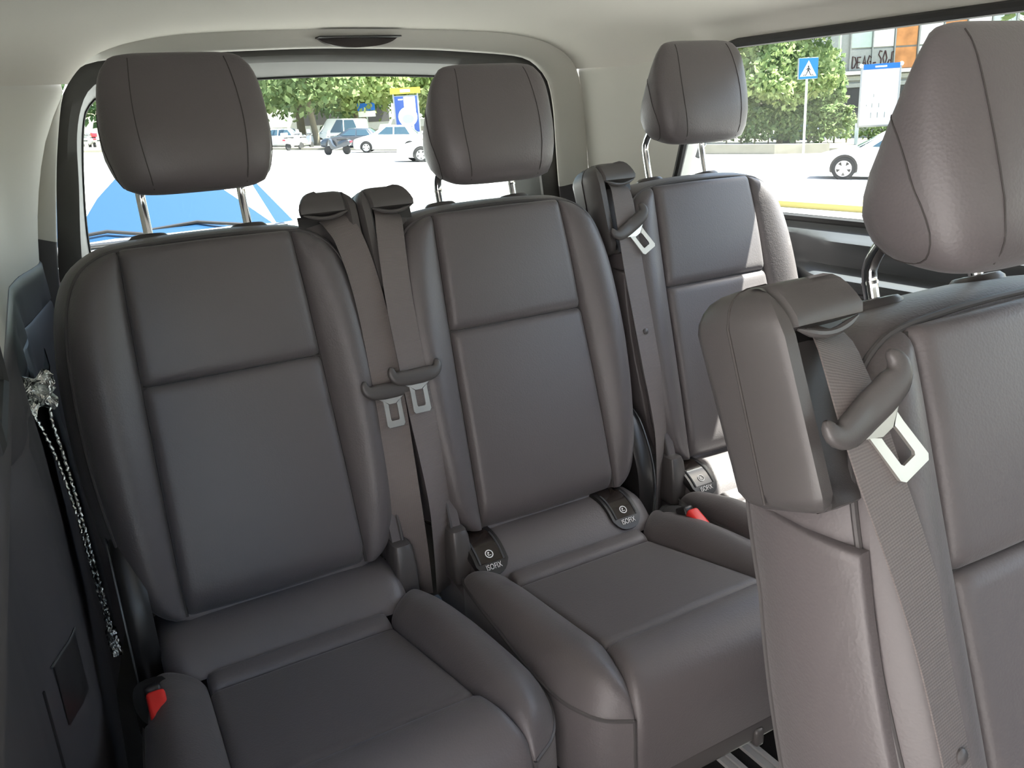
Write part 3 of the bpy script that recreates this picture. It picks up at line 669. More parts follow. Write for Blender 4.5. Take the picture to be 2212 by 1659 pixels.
    RP = catmull([(0.05, -0.385), (0.0, -0.364), (-0.05, -0.353), (-0.09, -0.3525), (-0.115, -0.360), (-0.134, -0.374), (-0.148, -0.389), (-0.158, -0.403)], 60)
    def rollpt(x, b, lift=0.0):
        k = min(max(b, 0), 1) * 59; i = min(int(k), 58); p = RP[i] + (RP[i + 1] - RP[i]) * (k - i); d = RP[i + 1] - RP[i]; d /= np.linalg.norm(d)
        nx = np.array([d[1], -d[0]]); nx = nx if nx[1] > 0 else -nx
        return Cz(x, p[0] + nx[0] * lift, p[1] + nx[1] * lift)
    def froll(s, t, drop):
        x = lerp(-0.19, 0.19, s); return rollpt(x, t, roll(0.19 - abs(x), 0.03) - drop)
    q = panel(froll, 24, 30, 0.02); q.f = [f_[::-1] for f_ in q.f]; rl = B(q, 'lumbar_roll', LEATHER, cush, angle=70)
    # side bolsters of the cushion
    Ci = catmull([(0.160, -0.150), (0.1440, -0.170), (0.1417, -0.1926), (0.1465, -0.33), (0.1518, -0.4605), (0.157, -0.50), (0.165, -0.535), (0.176, -0.560)], 80)
    Co = catmull([(0.205, -0.120), (0.216, -0.15), (0.228, -0.22), (0.2385, -0.32), (0.2455, -0.42), (0.245, -0.465), (0.2365, -0.505), (0.215, -0.54), (0.178, -0.562)], 80)
    def zi(y): return interp(y, [-0.565, -0.53, -0.46, -0.19, -0.10], [-0.384, -0.366, -0.353, -0.396, -0.400])
    def zo(y): return interp(y, [-0.565, -0.52, -0.45, -0.3, -0.19, -0.08], [-0.386, -0.378, -0.372, -0.372, -0.378, -0.392])
    def ptk(c, t):
        k = t * 79; i = min(int(k), 78); return c[i] + (c[i + 1] - c[i]) * (k - i)
    for side in (-1, 1):
        def fb(s, t, drop):
            a, b = ptk(Ci, t), ptk(Co, t); p = a + (b - a) * s; w = float(np.linalg.norm(b - a))
            z = lerp(zi(a[1]), zo(b[1]), s) + 0.026 * math.sin(math.pi * s) * min(1, w / 0.07) * (0.35 + 0.65 * min(1, t * 4)) + roll(s * w, 0.012) + roll((1 - s) * w, 0.022) * 0.7 + roll(t * 0.45, 0.02) * 0.7
            return Cz(side * p[0], p[1], z - drop)
        q = panel(fb, 20, 44)
        if side > 0: q.f = [f_[::-1] for f_ in q.f]
        B(q, 'cushion_bolster', LEATHER, cush, angle=70)
        rows = []
        for h in (0.0, 0.012, 0.03, 0.07, 0.11, 0.13):
            rows.append([Cz(side * (p[0] + 0.002 * math.sin(math.pi * h / 0.13)), p[1], lerp(zo(p[1]) - 0.014, -0.505, h / 0.13)) for p in [ptk(Co, k / 60) for k in range(61)]])
        q = MB().grid(rows)
        if side > 0: q.f = [f_[::-1] for f_ in q.f]
        B(q, 'cushion_side', LEATHER, cush, angle=60)
        B(MB().tube([Cz(side * p[0], p[1], zo(p[1]) - 0.0145) for p in [ptk(Co, k / 50) for k in range(51)]], 0.0028, 6), 'piping', PIPING, cush)
        B(MB().tube([Cz(side * 0.177, -0.5615, z) for z in np.linspace(-0.40, -0.50, 6)], 0.0028, 6), 'piping', PIPING, cush)
    FP = catmull([(-0.4605, -0.3555), (-0.475, -0.346), (-0.505, -0.343), (-0.535, -0.351), (-0.557, -0.374), (-0.567, -0.41), (-0.567, -0.45), (-0.561, -0.505)], 60)
    def ff(s, t, drop):
        p = ptk(np.vstack([FP, FP[-1:].repeat(20, 0)]) if False else resample(FP, 80), t)
        w = interp(-p[0], [0.4605, 0.50, 0.535, 0.56, 0.6], [0.1518, 0.157, 0.165, 0.1755, 0.1765]) if t < 0.5 else interp(t, [0.5, 0.6, 1], [interp(0.557, [0.4605, 0.50, 0.535, 0.56], [0.1518, 0.157, 0.165, 0.1755]), 0.1765, 0.1765])
        x = lerp(-w, w, s); e = roll(w - abs(x), 0.013)
        r_ = roll(t * 0.2, 0.016) + e
        k = min(1, t * 1.9)
        return Cz(x, p[0] - (r_ - drop) * math.sin(k * math.pi / 2), p[1] + (r_ - drop) * math.cos(k * math.pi / 2))
    q = panel(ff, 26, 36); q.f = [f_[::-1] for f_ in q.f]; B(q, 'front_panel', LEATHER, cush, angle=70)
    # ---- isofix housings on the roll
    for ix in isofix:
        def shape(k, gw=1.0, b0=0.30, b1=0.90):
            pts_ = []
            for j in range(25):
                a = math.pi * j / 24
                pts_.append((ix + 0.037 * gw * math.copysign(abs(math.cos(a)) ** 0.6, math.cos(a)), lerp(lerp(b0, b1, 0.35), b1, math.sin(a) ** 0.7)))
            return pts_
        def patch(gw, b0, b1, lift, edge):
            rows = []
            for s in np.linspace(-1, 1, 13):
                h = (1 - abs(s) ** 2.6) ** (1 / 2.2) if abs(s) < 1 else 0.0
                bb = lerp(lerp(b0, b1, 0.45), b1, h)
                rows.append([rollpt(ix + 0.037 * gw * s, lerp(b0, bb, t), -0.006 if (t == 0 or t == 1 or abs(s) == 1) and edge else lift) for t in [0, 0.02] + list(np.linspace(0.1, 0.9, 8)) + [0.98, 1]])
            return MB().grid(rows)
        ho = patch(1.0, 0.50, 0.965, 0.005, True).build('isofix_housing', BLACK, root, angle=50)
        rows = [[rollpt(ix + 0.021 * s, b, 0.0056) for b in np.linspace(0.52, 0.86, 8)] for s in np.linspace(-1, 1, 5)]
        MB().grid(rows).build('recess', GLOSSBLACK, ho)
        for s in (-1, 1):
            MB().tube([rollpt(ix + 0.0225 * s, b, 0.006) for b in np.linspace(0.62, 0.86, 8)], 0.0016, 6).build('guide_edge', LEDGE, ho)
        if text:
            def frame_at(b, lift):
                p0 = Vector(rollpt(ix, b, lift)); up = (Vector(rollpt(ix, b - 0.03, lift)) - Vector(rollpt(ix, b + 0.03, lift))).normalized()
                xx = Vector((1, 0, 0)); zz_ = xx.cross(up).normalized()
                return Matrix(((xx.x, up.x, zz_.x, p0.x), (xx.y, up.y, zz_.y, p0.y), (xx.z, up.z, zz_.z, p0.z), (0, 0, 0, 1)))
            Mx = frame_at(0.895, 0.0062)
            cu = bpy.data.curves.new('isofix_text', 'FONT'); cu.body = 'ISOFIX'; cu.size = 0.0125; cu.align_x = 'CENTER'; cu.align_y = 'CENTER'; cu.extrude = 0.0002
            cu.space_character = 1.05; cu.materials.append(WHITE)
            tmp = bpy.data.objects.new('isofix_text', cu); COL.objects.link(tmp)
            bpy.context.view_layer.update()
            tme = bpy.data.meshes.new_from_object(tmp.evaluated_get(bpy.context.evaluated_depsgraph_get())); bpy.data.objects.remove(tmp); bpy.data.curves.remove(cu)
            to = bpy.data.objects.new('isofix_text', tme); COL.objects.link(to); to.parent = ho; to.matrix_local = Mx @ Matrix.Diagonal((0.78, 1.1, 1, 1))
            Me = frame_at(0.80, 0.0066); e = MB()
            for k in range(24):
                a0, a1 = 2 * math.pi * k / 24, 2 * math.pi * (k + 1) / 24
                e.add([Me @ Vector((r_ * math.cos(a), r_ * math.sin(a), 0)) for r_, a in ((0.0058, a0), (0.0076, a0), (0.0076, a1), (0.0058, a1))], [(0, 1, 2, 3)])
            for (cx, cy, rx) in ((-0.0008, 0.0022, 0.0017),):
                e.add([Me @ Vector((cx + rx * math.cos(2 * math.pi * k / 12), cy + rx * math.sin(2 * math.pi * k / 12), 0)) for k in range(12)], [tuple(range(12))])
            e.add([Me @ Vector((a, b, 0)) for a, b in ((-0.003, -0.003), (0.003, -0.003), (0.003, -0.0018), (-0.0012, -0.0018), (-0.0022, 0.001), (-0.0034, 0.001))], [(0, 1, 2, 3, 4, 5)])
            e.build('emblem', WHITE, ho, smooth=False)
    # ---- buckle in its pocket
    bx, by = 0.213, -0.205
    pk = catmull([(bx - 0.018, by + 0.045), (bx + 0.016, by + 0.045), (bx + 0.024, by), (bx + 0.014, by - 0.05), (bx - 0.004, by - 0.06), (bx - 0.02, by - 0.045), (bx - 0.024, by)], 24, closed=True)
    B(MB().prism([(p[0], p[1]) for p in pk], lambda a, b, d: Cz(a, b, d - 0.04 * (b - by) * 0), -0.42, -0.373), 'buckle_pocket', BLACK, cush)
    Mb = Matrix.Rotation(R(-28), 3, 'X')
    bk = B(MB().box(Cz(bx - 0.002, by - 0.008, -0.376), (0.022, 0.030, 0.05), Mb, 0.005), 'buckle', BLACK)
    B(MB().box(Cz(bx - 0.004, by - 0.038, -0.362), (0.024, 0.042, 0.017), Matrix.Rotation(R(25), 3, 'X'), 0.005), 'release_button', RED, bk)
    # ---- base: frame, front bar and feet down to the rails
    base = B(MB().box((0, -0.24, H - 0.535), (0.40, 0.50, 0.05), bev=0.012), 'seat_base', BLACK)
    B(MB().box((0, -0.548, H - 0.524), (0.40, 0.018, 0.036), bev=0.007), 'front_bar', PLASTIC, base)
    for x in (0.05, 0.125): B(MB().box((x, -0.552, H - 0.535), (0.018, 0.022, 0.03), bev=0.006), 'bracket', PLASTIC, base)
    for x in (-0.19, 0.19):
        for y in (-0.20, 0.04):
            B(MB().loft([[(x + 0.02 * a * k, y + 0.05 * b * k, z) for a, b in ((-1, -1), (1, -1), (1, 1), (-1, 1))] for z, k in ((0.0085, 1.2), (0.03, 1.1), (0.06, 0.8), (H - 0.55, 0.9))]), 'foot', BLACK, base, smooth=False)
    # ---- side panel flap under the tower (leather, own piping)
    sp = [(-0.004, 0.045), (-0.115, 0.088), (-0.118, 0.05), (-0.122, -0.05), (-0.138, -0.2), (-0.152, -0.33), (-0.03, -0.33), (-0.014, -0.2), (-0.008, -0.05)]
    spr = resample([np.array(p) for p in sp], 60, closed=True)
    def SPt(o, v, d):
        i = int(np.argmin(np.abs(HALF[20:70, 1] - v))) + 20
        w = HALF[i, 0]; bul = 0.015 * math.sin(math.pi * min(1, max(0, -o / thick(v)))) ** 0.7
        return BP(-(w + bul * 1.1 + d), v, o)
    c_ = np.array([-0.07, -0.12])
    B(MB().loft([[SPt(*(c_ + (p - c_) * k), d) for p in spr] for k, d in ((1.0, -0.004), (1.0, 0.003), (0.985, 0.0055), (0.95, 0.006), (0.85, 0.006), (0.6, 0.006), (0.3, 0.006), (0.05, 0.006))]), 'side_panel', LEATHER, back, angle=50)
    return root

seatA = make_seat('captain_chair', 'dark leather third row seat nearest the pale wall, silver sunshade beside it', (0.2216, 1.2917), m=True, hr_up=0.030, tongue=(-0.072, 0.0), tshift=0.019, hr_shift=0.0)
seatB = make_seat('captain_chair', 'dark leather middle seat of the third row, between two others', (0.719, 1.282), hr_up=0.0, tongue=(-0.055, 0.0), tshift=0.009, isofix=(-0.158, 0.126))
seatC = make_seat('captain_chair', 'third row seat by the far side window, sunlight on its side', (1.2113, 1.3025), hr_up=0.034, tongue=(0.135, 30.0), stop=-0.075, isofix=(-0.158, 0.126))
seatD = make_seat('captain_chair', 'closest seat, in the second row, seen from its side with large belt tower', (0.723, 0.353), H=0.783, rec=18.0, hr_up=-0.006, tongue=(0.160, 28.0), stop=-0.115, tshift=-0.010, hr_shift=-0.010,
                  belt_u=[(-0.203, 0.219, -0.022), (-0.208, 0.206, -0.008), (-0.219, 0.18, 0.008), (-0.225, 0.15, 0.018), (-0.224, 0.11, 0.023), (-0.214, 0.043, 0.026), (-0.205, -0.03, 0.027), (-0.202, -0.12, 0.027), (-0.203, -0.20, 0.024), (-0.21, -0.28, 0.012), (-0.2215, -0.36, -0.005), (-0.223, -0.44, -0.03)])

# ------------------------------------------------------------------ small things inside
ss = thing('folded_sunshade', 'crumpled silver foil sunshade wedged between wall and third row seat', 'sunshade', (-0.042, 1.30, 0.385))
edge1 = catmull([(-0.022, 0.0, 0.43), (-0.012, 0.0, 0.40), (0.000, 0.0, 0.34), (0.008, 0.0, 0.25), (0.011, 0.0, 0.15), (0.014, 0.0, 0.06), (0.016, 0.0, 0.0)], 40)
edge2 = catmull([(0.014, 0.01, 0.45), (0.006, 0.005, 0.40), (0.010, 0.0, 0.34), (0.014, 0.0, 0.25), (0.0165, 0.0, 0.15), (0.019, 0.0, 0.06), (0.021, 0.0, 0.0)], 40)
for e, wd in ((edge1, 0.0), (edge2, 0.001)):
    rows = []
    for i, p in enumerate(e):
        rows.append([(p[0] + 0.002 * math.sin(i * 1.7 + j) * (j > 0), p[1] + j * 0.05, p[2] + 0.004 * math.sin(j * 2 + i)) for j in range(6)])
    rows2 = [[(x + 0.0015, y, z) for x, y, z in r] for r in rows]
    MB().grid(rows).grid([r[::-1] for r in rows2]).build('foil_sheet', FOILDARK, ss)
    pts_ = [(p[0] + 0.001 * math.sin(k * 2.3), p[1] - 0.004 + 0.0012 * math.sin(k * 3.1), p[2]) for k, p in enumerate(resample(e, 110))]
    rad = [0.0016 + 0.0010 * abs(math.sin(k * 1.9)) + (0.0035 if (k > 96) else 0) for k in range(110)]
    MB().tube(pts_, rad, 7).build('foil_edge', FOIL, ss)
rows = []
for i in range(14):
    t = i / 13
    rows.append([(lerp(-0.026, 0.018, s) + 0.004 * math.sin(i * 2.1 + s * 9), lerp(0, 0.02, t) + 0.006 * math.sin(s * 12 + i), lerp(0.405, 0.452, t) + 0.012 * s + 0.005 * math.sin(i * 1.3 + s * 14)) for s in np.linspace(0, 1, 16)])
MB().grid(rows).grid([[(x, y + 0.002, z) for x, y, z in r][::-1] for r in rows]).build('foil_fold', FOIL, ss, angle=20)

bl = thing('brake_light', 'dark brake lamp housing above the rear window', 'lamp', (0.772, 2.12, 1.338))
pb = [(a, b) for a, b in catmull([(-0.104, 0.010), (-0.085, -0.001), (-0.05, -0.009), (0.0, -0.012), (0.05, -0.009), (0.085, -0.001), (0.104, 0.010)], 28)]
MB().prism(pb, lambda a, b, d: (a, d - 0.05, b + 0.0), 0.075, 0.03).build('housing', LENS, bl)
MB().box((0, -0.018, 0.0105), (0.21, 0.05, 0.004), bev=0.0015).build('cap', BLACK, bl)

for nm, lab, loc in (('coat_hook', 'pale coat hook above the far side window', (1.40, 0.985, 1.335)),):
    h = thing(nm, lab, 'hook', loc)
    MB().lathe([(0.002, -0.016), (0.016, -0.015), (0.02, -0.010), (0.022, -0.002), (0.022, 0.02)], lambda a, b, z: (a * 1.3, b, z)).build('base', BEIGE, h)
    MB().tube(catmull([(0.0, -0.018, -0.008), (0.0, -0.020, -0.018), (0, -0.008, -0.022), (0, 0.0, -0.02)], 12), 0.003, 6).build('hook', BEIGE, h)

# ------------------------------------------------------------------ the street
def gz(x, y): return -0.5 - 0.0504 * x + 0.0116 * y      # the street falls away from the van's far side
mb = MB(); rows = []
for y in (-120, -60, -20, 0, 20, 45, 90, 200): rows.append([(x, y, gz(x, y)) for x in (-120, -50, -15, 0, 15, 40, 80, 160)])
struct(mb.grid(rows).build('road', ASPHALT, smooth=False), 'pale sunlit asphalt of the street')
def gslab(name, poly, h, material, label):
    return struct(MB().prism(poly, lambda a, b, d: (a, b, gz(a, b) + d), -0.1, h).build(name, material, smooth=False), label)
gslab('trim_4', [(13.42, 12.8), (13.15, 12.6), (14.9, 5.0), (16.1, 5.3), (14.35, 13.0)], 0.12, YELLOWLINE, 'low yellow island edge in the street')
gslab('trim_5', [(12.3, 45.0), (12.15, 45.0), (11.75, 24.0), (11.92, 24.0)], 0.006, YELLOWLINE, 'faint yellow lane line')
gslab('sidewalk', [(-20, 80), (-20, 66), (14, 62.5), (26, 48), (38, 38), (60, 20), (140, 20), (140, 140), (-20, 140)], 0.14, STONE, 'pale pavement under the trees')
gslab('kerb', [(29.5, 37.9), (29.3, 37.4), (34.7, 33.3), (38.2, 32.7), (38.4, 33.2), (34.9, 33.9)], 0.5, STONE, 'low stone wall below the hedge')

def leaves(mb, c, rad, n, size, squash=1.0, shell=0.45):
    d = rng.normal(size=(n, 3)); d /= np.linalg.norm(d, axis=1)[:, None]
    r_ = shell + (1 - shell) * rng.random(n) ** 0.6
    lump = 1 + 0.18 * np.sin(d[:, 0] * 5 + c[0]) * np.cos(d[:, 2] * 4 + c[1]) + 0.12 * np.sin(d[:, 1] * 9)
    P = np.array(c) + d * (r_ * lump)[:, None] * np.array(rad)
    a = rng.normal(size=(n, 3)); a /= np.linalg.norm(a, axis=1)[:, None]
    b = rng.normal(size=(n, 3)); b -= a * (a * b).sum(1)[:, None]; b /= np.linalg.norm(b, axis=1)[:, None]
    s1 = size * (0.6 + 0.8 * rng.random(n)); 
    for i in range(n):
        p = P[i]; u_ = a[i] * s1[i]; w_ = b[i] * s1[i] * 0.6
        o = len(mb.v); mb.v += [tuple(p - u_), tuple(p - w_), tuple(p + u_), tuple(p + w_)]; mb.f.append((o, o + 1, o + 2, o + 3))
    return mb

def tree(label, x, y, h0, rad, trunk_r, n=2200, size=0.28, leafm=None, bark=None, lean=0.0, group='plane trees along the street'):
    g = gz(x, y); t = thing('tree', label, 'tree', (x, y, g), 0, group)
    pts_ = [(0, 0, -0.05), (0.03, 0, 0.4), (0.05 + lean * 0.4, 0.03, h0 * 0.6), (lean, 0.0, h0 + rad[2] * 0.5), (lean * 1.3, 0.1, h0 + rad[2] * 1.2)]
    MB().tube(catmull(pts_, 14), [trunk_r * k for k in np.linspace(1.15, 0.5, 14)], 10).build('trunk', bark or BARK, t)
    for k in range(3):
        a = k * 2.1 + x; MB().tube([(lean, 0, h0 + rad[2] * 0.25), (lean + math.cos(a) * rad[0] * 0.5, math.sin(a) * rad[1] * 0.5, h0 + rad[2] * (0.7 + 0.15 * k))], [trunk_r * 0.45, trunk_r * 0.15], 7).build('branch', bark or BARK, t)
    m_ = MB(); leaves(m_, (lean, 0, h0 + rad[2]), rad, n, size)
    for k in range(4):
        a = k * 1.57 + y; leaves(m_, (lean + math.cos(a) * rad[0] * 0.6, math.sin(a) * rad[1] * 0.6, h0 + rad[2] * (0.45 + 0.12 * k)), (rad[0] * 0.55, rad[1] * 0.55, rad[2] * 0.45), n // 5, size)
    o = m_.build('crown', leafm or LEAFB, t, smooth=False); o['kind'] = 'stuff'
    return t
tree('tall tree with a thick pale trunk seen through the rear window, left of two', 21.9, 76.4, 2.6, (4.6, 4.6, 4.0), 0.36, leafm=LEAFB)
tree('slimmer tree with a lit trunk beside the thick one in the rear window', 20.05, 66.0, 2.7, (4.2, 4.2, 3.8), 0.24, leafm=LEAFB, lean=-0.4)
tree('leafy tree just right of the near headrest, low branches', 15.0, 75.0, 2.4, (5.0, 4.5, 3.8), 0.20, leafm=LEAFB)
tree('dark green tree in the middle of the rear window', 29.0, 82.0, 3.2, (4.8, 4.8, 4.5), 0.26, leafm=LEAFC)
tree('sunlit yellow green tree behind the blue billboard', 31.0, 74.0, 2.6, (4.6, 4.6, 4.4), 0.24, leafm=LEAFA)
tree('pale green tree left of the blue billboard, above the parked cars', 25.6, 70.5, 2.7, (3.8, 3.8, 3.8), 0.2, leafm=LEAFA)
tree('leafy tree partly behind the middle headrest', 35.5, 70.0, 2.5, (4.2, 4.2, 4.2), 0.24, leafm=LEAFA)
for k, (x, y) in enumerate(((12.0, 104.0), (24.0, 108.0), (36.0, 102.0), (46.0, 96.0))):
    tree(('leftmost large dark tree of the back row, behind the near headrest', 'second large dark tree of the back row, behind the two trunks', 'third large dark tree of the back row, behind the blue billboard', 'rightmost large dark tree of the back row, behind the middle headrest')[k], x, y, 2.2, (8.0, 6.0, 7.0), 0.3, n=2600, size=0.42, leafm=LEAFC, group='back row of trees')
tree('bright leafy tree behind the pedestrian sign', 46.9, 44.6, 2.5, (4.0, 3.2, 2.3), 0.2, n=4200, size=0.22, leafm=LEAFA, group='trees by the hedge')
tree('small dense tree right of the pedestrian sign, darker crown', 52.3, 46.2, 2.0, (1.9, 1.9, 2.7), 0.15, n=2600, size=0.2, leafm=LEAFB, group='trees by the hedge')
tree('tall tree with a dark straight trunk rising above the pedestrian sign', 48.9, 45.9, 6.6, (5.5, 5.0, 3.6), 0.30, n=4200, size=0.26, leafm=LEAFA, bark=BARKDARK, group='trees by the hedge')
tree('leafy tree left of the sign, half behind the far headrest', 43.0, 49.5, 2.6, (3.6, 3.4, 4.5), 0.2, n=3600, size=0.24, leafm=LEAFA, group='trees by the hedge')
tree('tree at the corner of the far side window, over the near headrest', 55.0, 31.0, 7.6, (5.2, 5.2, 4.0), 0.3, n=4200, size=0.28, leafm=LEAFB, group='trees by the hedge')

def hedge(label, p0, p1, w, h, n, m_, lift=0.0):
    t = thing('hedge', label, 'hedge', (p0[0], p0[1], gz(*p0) + lift), math.atan2(p1[1] - p0[1], p1[0] - p0[0]), 'hedges'); L = math.hypot(p1[0] - p0[0], p1[1] - p0[1])
    dz = (gz(*p1) - gz(*p0)) / L
    mb = MB()
    N = n
    P = np.stack([rng.random(N) * L, (rng.random(N) - 0.5) * w, rng.random(N) ** 0.7 * h], 1)
    top_ = rng.random(N) < 0.4; P[top_, 2] = h * (0.9 + 0.12 * rng.random(int(top_.sum())))
    P[:, 2] += P[:, 0] * dz + 0.15 * np.sin(P[:, 0] * 2.0) + 0.1 * np.sin(P[:, 0] * 5.3)
    a = rng.normal(size=(N, 3)); a /= np.linalg.norm(a, axis=1)[:, None]; b = rng.normal(size=(N, 3)); a[top_, 2] *= 0.25; a /= np.linalg.norm(a, axis=1)[:, None]; b[top_, 2] *= 0.25; b -= a * (a * b).sum(1)[:, None]; b /= np.linalg.norm(b, axis=1)[:, None]
    for i in range(N):
        s_ = 0.16 * (0.6 + 0.8 * rng.random()); p = P[i]; o = len(mb.v)
        mb.v += [tuple(p - a[i] * s_), tuple(p - b[i] * s_ * 0.6), tuple(p + a[i] * s_), tuple(p + b[i] * s_ * 0.6)]; mb.f.append((o, o + 1, o + 2, o + 3))
    o = mb.build('foliage', m_, t, smooth=False); o['kind'] = 'stuff'
    for k in range(int(L / 1.2) + 1):
        MB().tube([(0.3 + k * 1.2, 0, -lift + dz * (0.3 + k * 1.2)), (0.35 + k * 1.2, 0.05, h * 0.5)], 0.06, 6).build('stem', BARK, t)
    return t
hedge('clipped green hedge with a sunlit top below the pedestrian sign', (41.6, 44.6), (52.6, 43.6), 1.6, 2.2, 9000, LEAFB, lift=0.35)
hedge('low hedge behind the white advertising panel', (61.0, 50.0), (70.0, 46.5), 1.4, 1.5, 3000, LEAFB, lift=0.2)

# ---- vehicles
def wheel(parent, x, y, r=0.32, w=0.2, spokes=5):
    s = 1 if y > 0 else -1
    fn = lambda a, b, h: (x + a, y + s * h, r + b)
    ty = MB().lathe([(r * 0.62, -w / 2), (r * 0.92, -w / 2), (r, -w * 0.35), (r, w * 0.35), (r * 0.94, w / 2), (r * 0.68, w / 2), (r * 0.66, w * 0.3)], fn, 24).build('tyre', TYRE, parent)
    m_ = MB()
    for k in range(spokes):
        a = 2 * math.pi * k / spokes + 0.3; c, q = math.cos(a), math.sin(a)
        vs_ = []
        for (rr, hw_) in ((0.04, 0.045), (r * 0.66, 0.075)):
            for e in (-1, 1): vs_.append(fn(c * rr - q * hw_ * e * r / 0.32, q * rr + c * hw_ * e * r / 0.32, w * 0.44))
        vs_ += [fn(c * rr - q * h_ * e, q * rr + c * h_ * e, w * 0.3) for (rr, h_) in ((0.04, 0.045), (r * 0.66, 0.075)) for e in (-1, 1)]
        m_.add(vs_, [(0, 1, 3, 2), (4, 6, 7, 5), (0, 2, 6, 4), (1, 5, 7, 3)])
    m_.lathe([(r * 0.60, w * 0.3), (r * 0.60, w * 0.47), (r * 0.68, w * 0.49), (r * 0.68, w * 0.3)], fn, 24)
    m_.lathe([(0.001, w * 0.48), (0.06, w * 0.46), (0.06, w * 0.2)], fn, 12)
    m_.build('rim', RIM, ty)
    MB().lathe([(0.001, w * 0.12), (r * 0.62, w * 0.12), (r * 0.62, 0.0)], fn, 20).build('brake_disc', BLACK, ty)
def car(label, x, y, heading, paint, roof=1.42, length=4.3, glass=None, group=None, name='car', cat='car', wipers=False, wheel_r=0.32, estate=False):
    t = thing(name, label, cat, (x, y, gz(x, y)), heading, group)
    gx = (gz(x + math.cos(heading), y + math.sin(heading)) - gz(x, y)); t.rotation_euler = (0, -math.atan(gx), heading)
    k = length / 4.3; kz = roof / 1.42
    st = [(2.15, 0.62, 0.30, 0.56), (2.11, 0.74, 0.24, 0.66), (1.95, 0.82, 0.2, 0.72), (1.5, 0.87, 0.19, 0.83), (1.05, 0.88, 0.19, 0.93), (0.3, 0.885, 0.19, 0.95), (-0.8, 0.885, 0.19, 0.97), (-1.6, 0.87, 0.2, 0.97 if not estate else 1.0), (-1.98, 0.84, 0.22, 0.93), (-2.1, 0.78, 0.26, 0.86), (-2.15, 0.66, 0.34, 0.6)]
    rings = []
    for sx, w, z0, z1 in st:
        z1 *= kz if kz < 1.2 else 1.1
        rings.append([(sx * k, a * w, z) for a, z in ((-0.86, z0), (-1.0, z0 + 0.12), (-1.0, lerp(z0, z1, 0.62)), (-0.955, z1 - 0.06), (-0.86, z1), (-0.4, z1 + 0.025), (0.4, z1 + 0.025), (0.86, z1), (0.955, z1 - 0.06), (1.0, lerp(z0, z1, 0.62)), (1.0, z0 + 0.12), (0.86, z0))][::-1])
    body = MB().loft(rings).build('body', paint, t, angle=35)
    zb = 0.93 * (kz if kz < 1.2 else 1.1); fx, rx_ = (0.28, -1.25) if not estate else (0.75, -1.95); bx0, bx1 = (1.08, -1.85) if not estate else (1.35, -2.08)
    base = [(bx0, 0.62), (bx0 - 0.16, 0.79), (bx1 + 0.25, 0.79), (bx1, 0.62)]; topp = [(fx, 0.50), (fx - 0.1, 0.60), (rx_ + 0.1, 0.60), (rx_, 0.50)]
    def ring_(pts_, z, s=1): return [(a * k, b * s, z) for a, b in pts_] + [(a * k, -b * s, z) for a, b in pts_[::-1]]
    MB().loft([ring_(base, zb - 0.03), ring_(topp, roof - 0.05), ring_([(lerp(a, -0.45, 0.06), b * 0.93) for a, b in topp], roof - 0.01), ring_([(lerp(a, -0.45, 0.3), b * 0.6) for a, b in topp], roof)]).build('roof', paint, t, angle=40)
    gm = glass or CARGLASS
    def quad(name_, a0, a1, b0, b1, off):
        A0, A1, B0, B1 = (Vector(p) for p in (a0, a1, b0, b1)); n_ = (A1 - A0).cross(B0 - A0).normalized() * off
        P = [A0 + n_, A1 + n_, B1 + n_, B0 + n_]; q = [p - n_ * 3 for p in P]
        return MB().add(P + q, [(0, 1, 2, 3), (7, 6, 5, 4), (0, 4, 5, 1), (1, 5, 6, 2), (2, 6, 7, 3), (3, 7, 4, 0)]).build(name_, gm, t, smooth=False)
    L_ = lambda a, b, s_: (lerp(a[0], b[0], s_) * k, lerp(a[1], b[1], s_), lerp(zb, roof - 0.06, s_))
    ws = MB(); rows = []
    for s_ in np.linspace(0.02, 0.97, 6):
        a = lerp(base[0][0], topp[0][0], s_); w = lerp(0.74, 0.555, s_); dx = lerp(0.10, 0.07, s_)
        rows.append([((a + 0.012 - dx * (abs(q) ** 2.2)) * k, w * q, lerp(zb, roof - 0.055, s_)) for q in np.linspace(-1, 1, 11)])
    ws.grid([r[::-1] for r in rows]).grid([[(x_ - 0.006, y_, z_) for x_, y_, z_ in r] for r in rows])
    wsd = ws.build('windscreen', gm, t, angle=0)
    rows = []
    for s_ in np.linspace(0.08, 0.95, 4):
        a = lerp(bx1, rx_, s_); w = lerp(0.66, 0.52, s_)
        rows.append([((a - 0.012 + 0.06 * abs(q) ** 2) * k, w * q, lerp(zb, roof - 0.055, s_)) for q in np.linspace(-1, 1, 7)])
    MB().grid(rows).grid([[(x_ + 0.006, y_, z_) for x_, y_, z_ in r[::-1]] for r in rows]).build('rear_window', gm, t, angle=0)
    for s in (-1, 1):
        for (u0, u1, v0, v1) in ((0.62, -0.32, 0.10, -0.32), (-0.40, -1.35, -0.40, -1.05)):
            yb, yt = 0.785 * s, 0.615 * s; e = 0.012 * s
            P = [(u0 * k, yb + e, zb + 0.03), (u1 * k, yb + e, zb + 0.03), (v1 * k, yt + e, roof - 0.09), (v0 * k, yt + e, roof - 0.09)]
            q = [(a, b - 0.02 * s, c) for a, b, c in P]
            f_ = [(0, 1, 2, 3), (7, 6, 5, 4), (0, 4, 5, 1), (1, 5, 6, 2), (2, 6, 7, 3), (3, 7, 4, 0)]
            MB().add(P + q, f_ if s > 0 else [z[::-1] for z in f_]).build('side_window', gm, t, smooth=False)
        MB().box((2.02 * k, 0.62 * s, 0.62 * kz), (0.16, 0.26, 0.12), bev=0.03).build('headlamp', WPAINT if paint is not WPAINT else RIM, t)
        MB().box((-2.08 * k, 0.68 * s, 0.74), (0.12, 0.22, 0.16), bev=0.03).build('tail_lamp', TAIL, t)
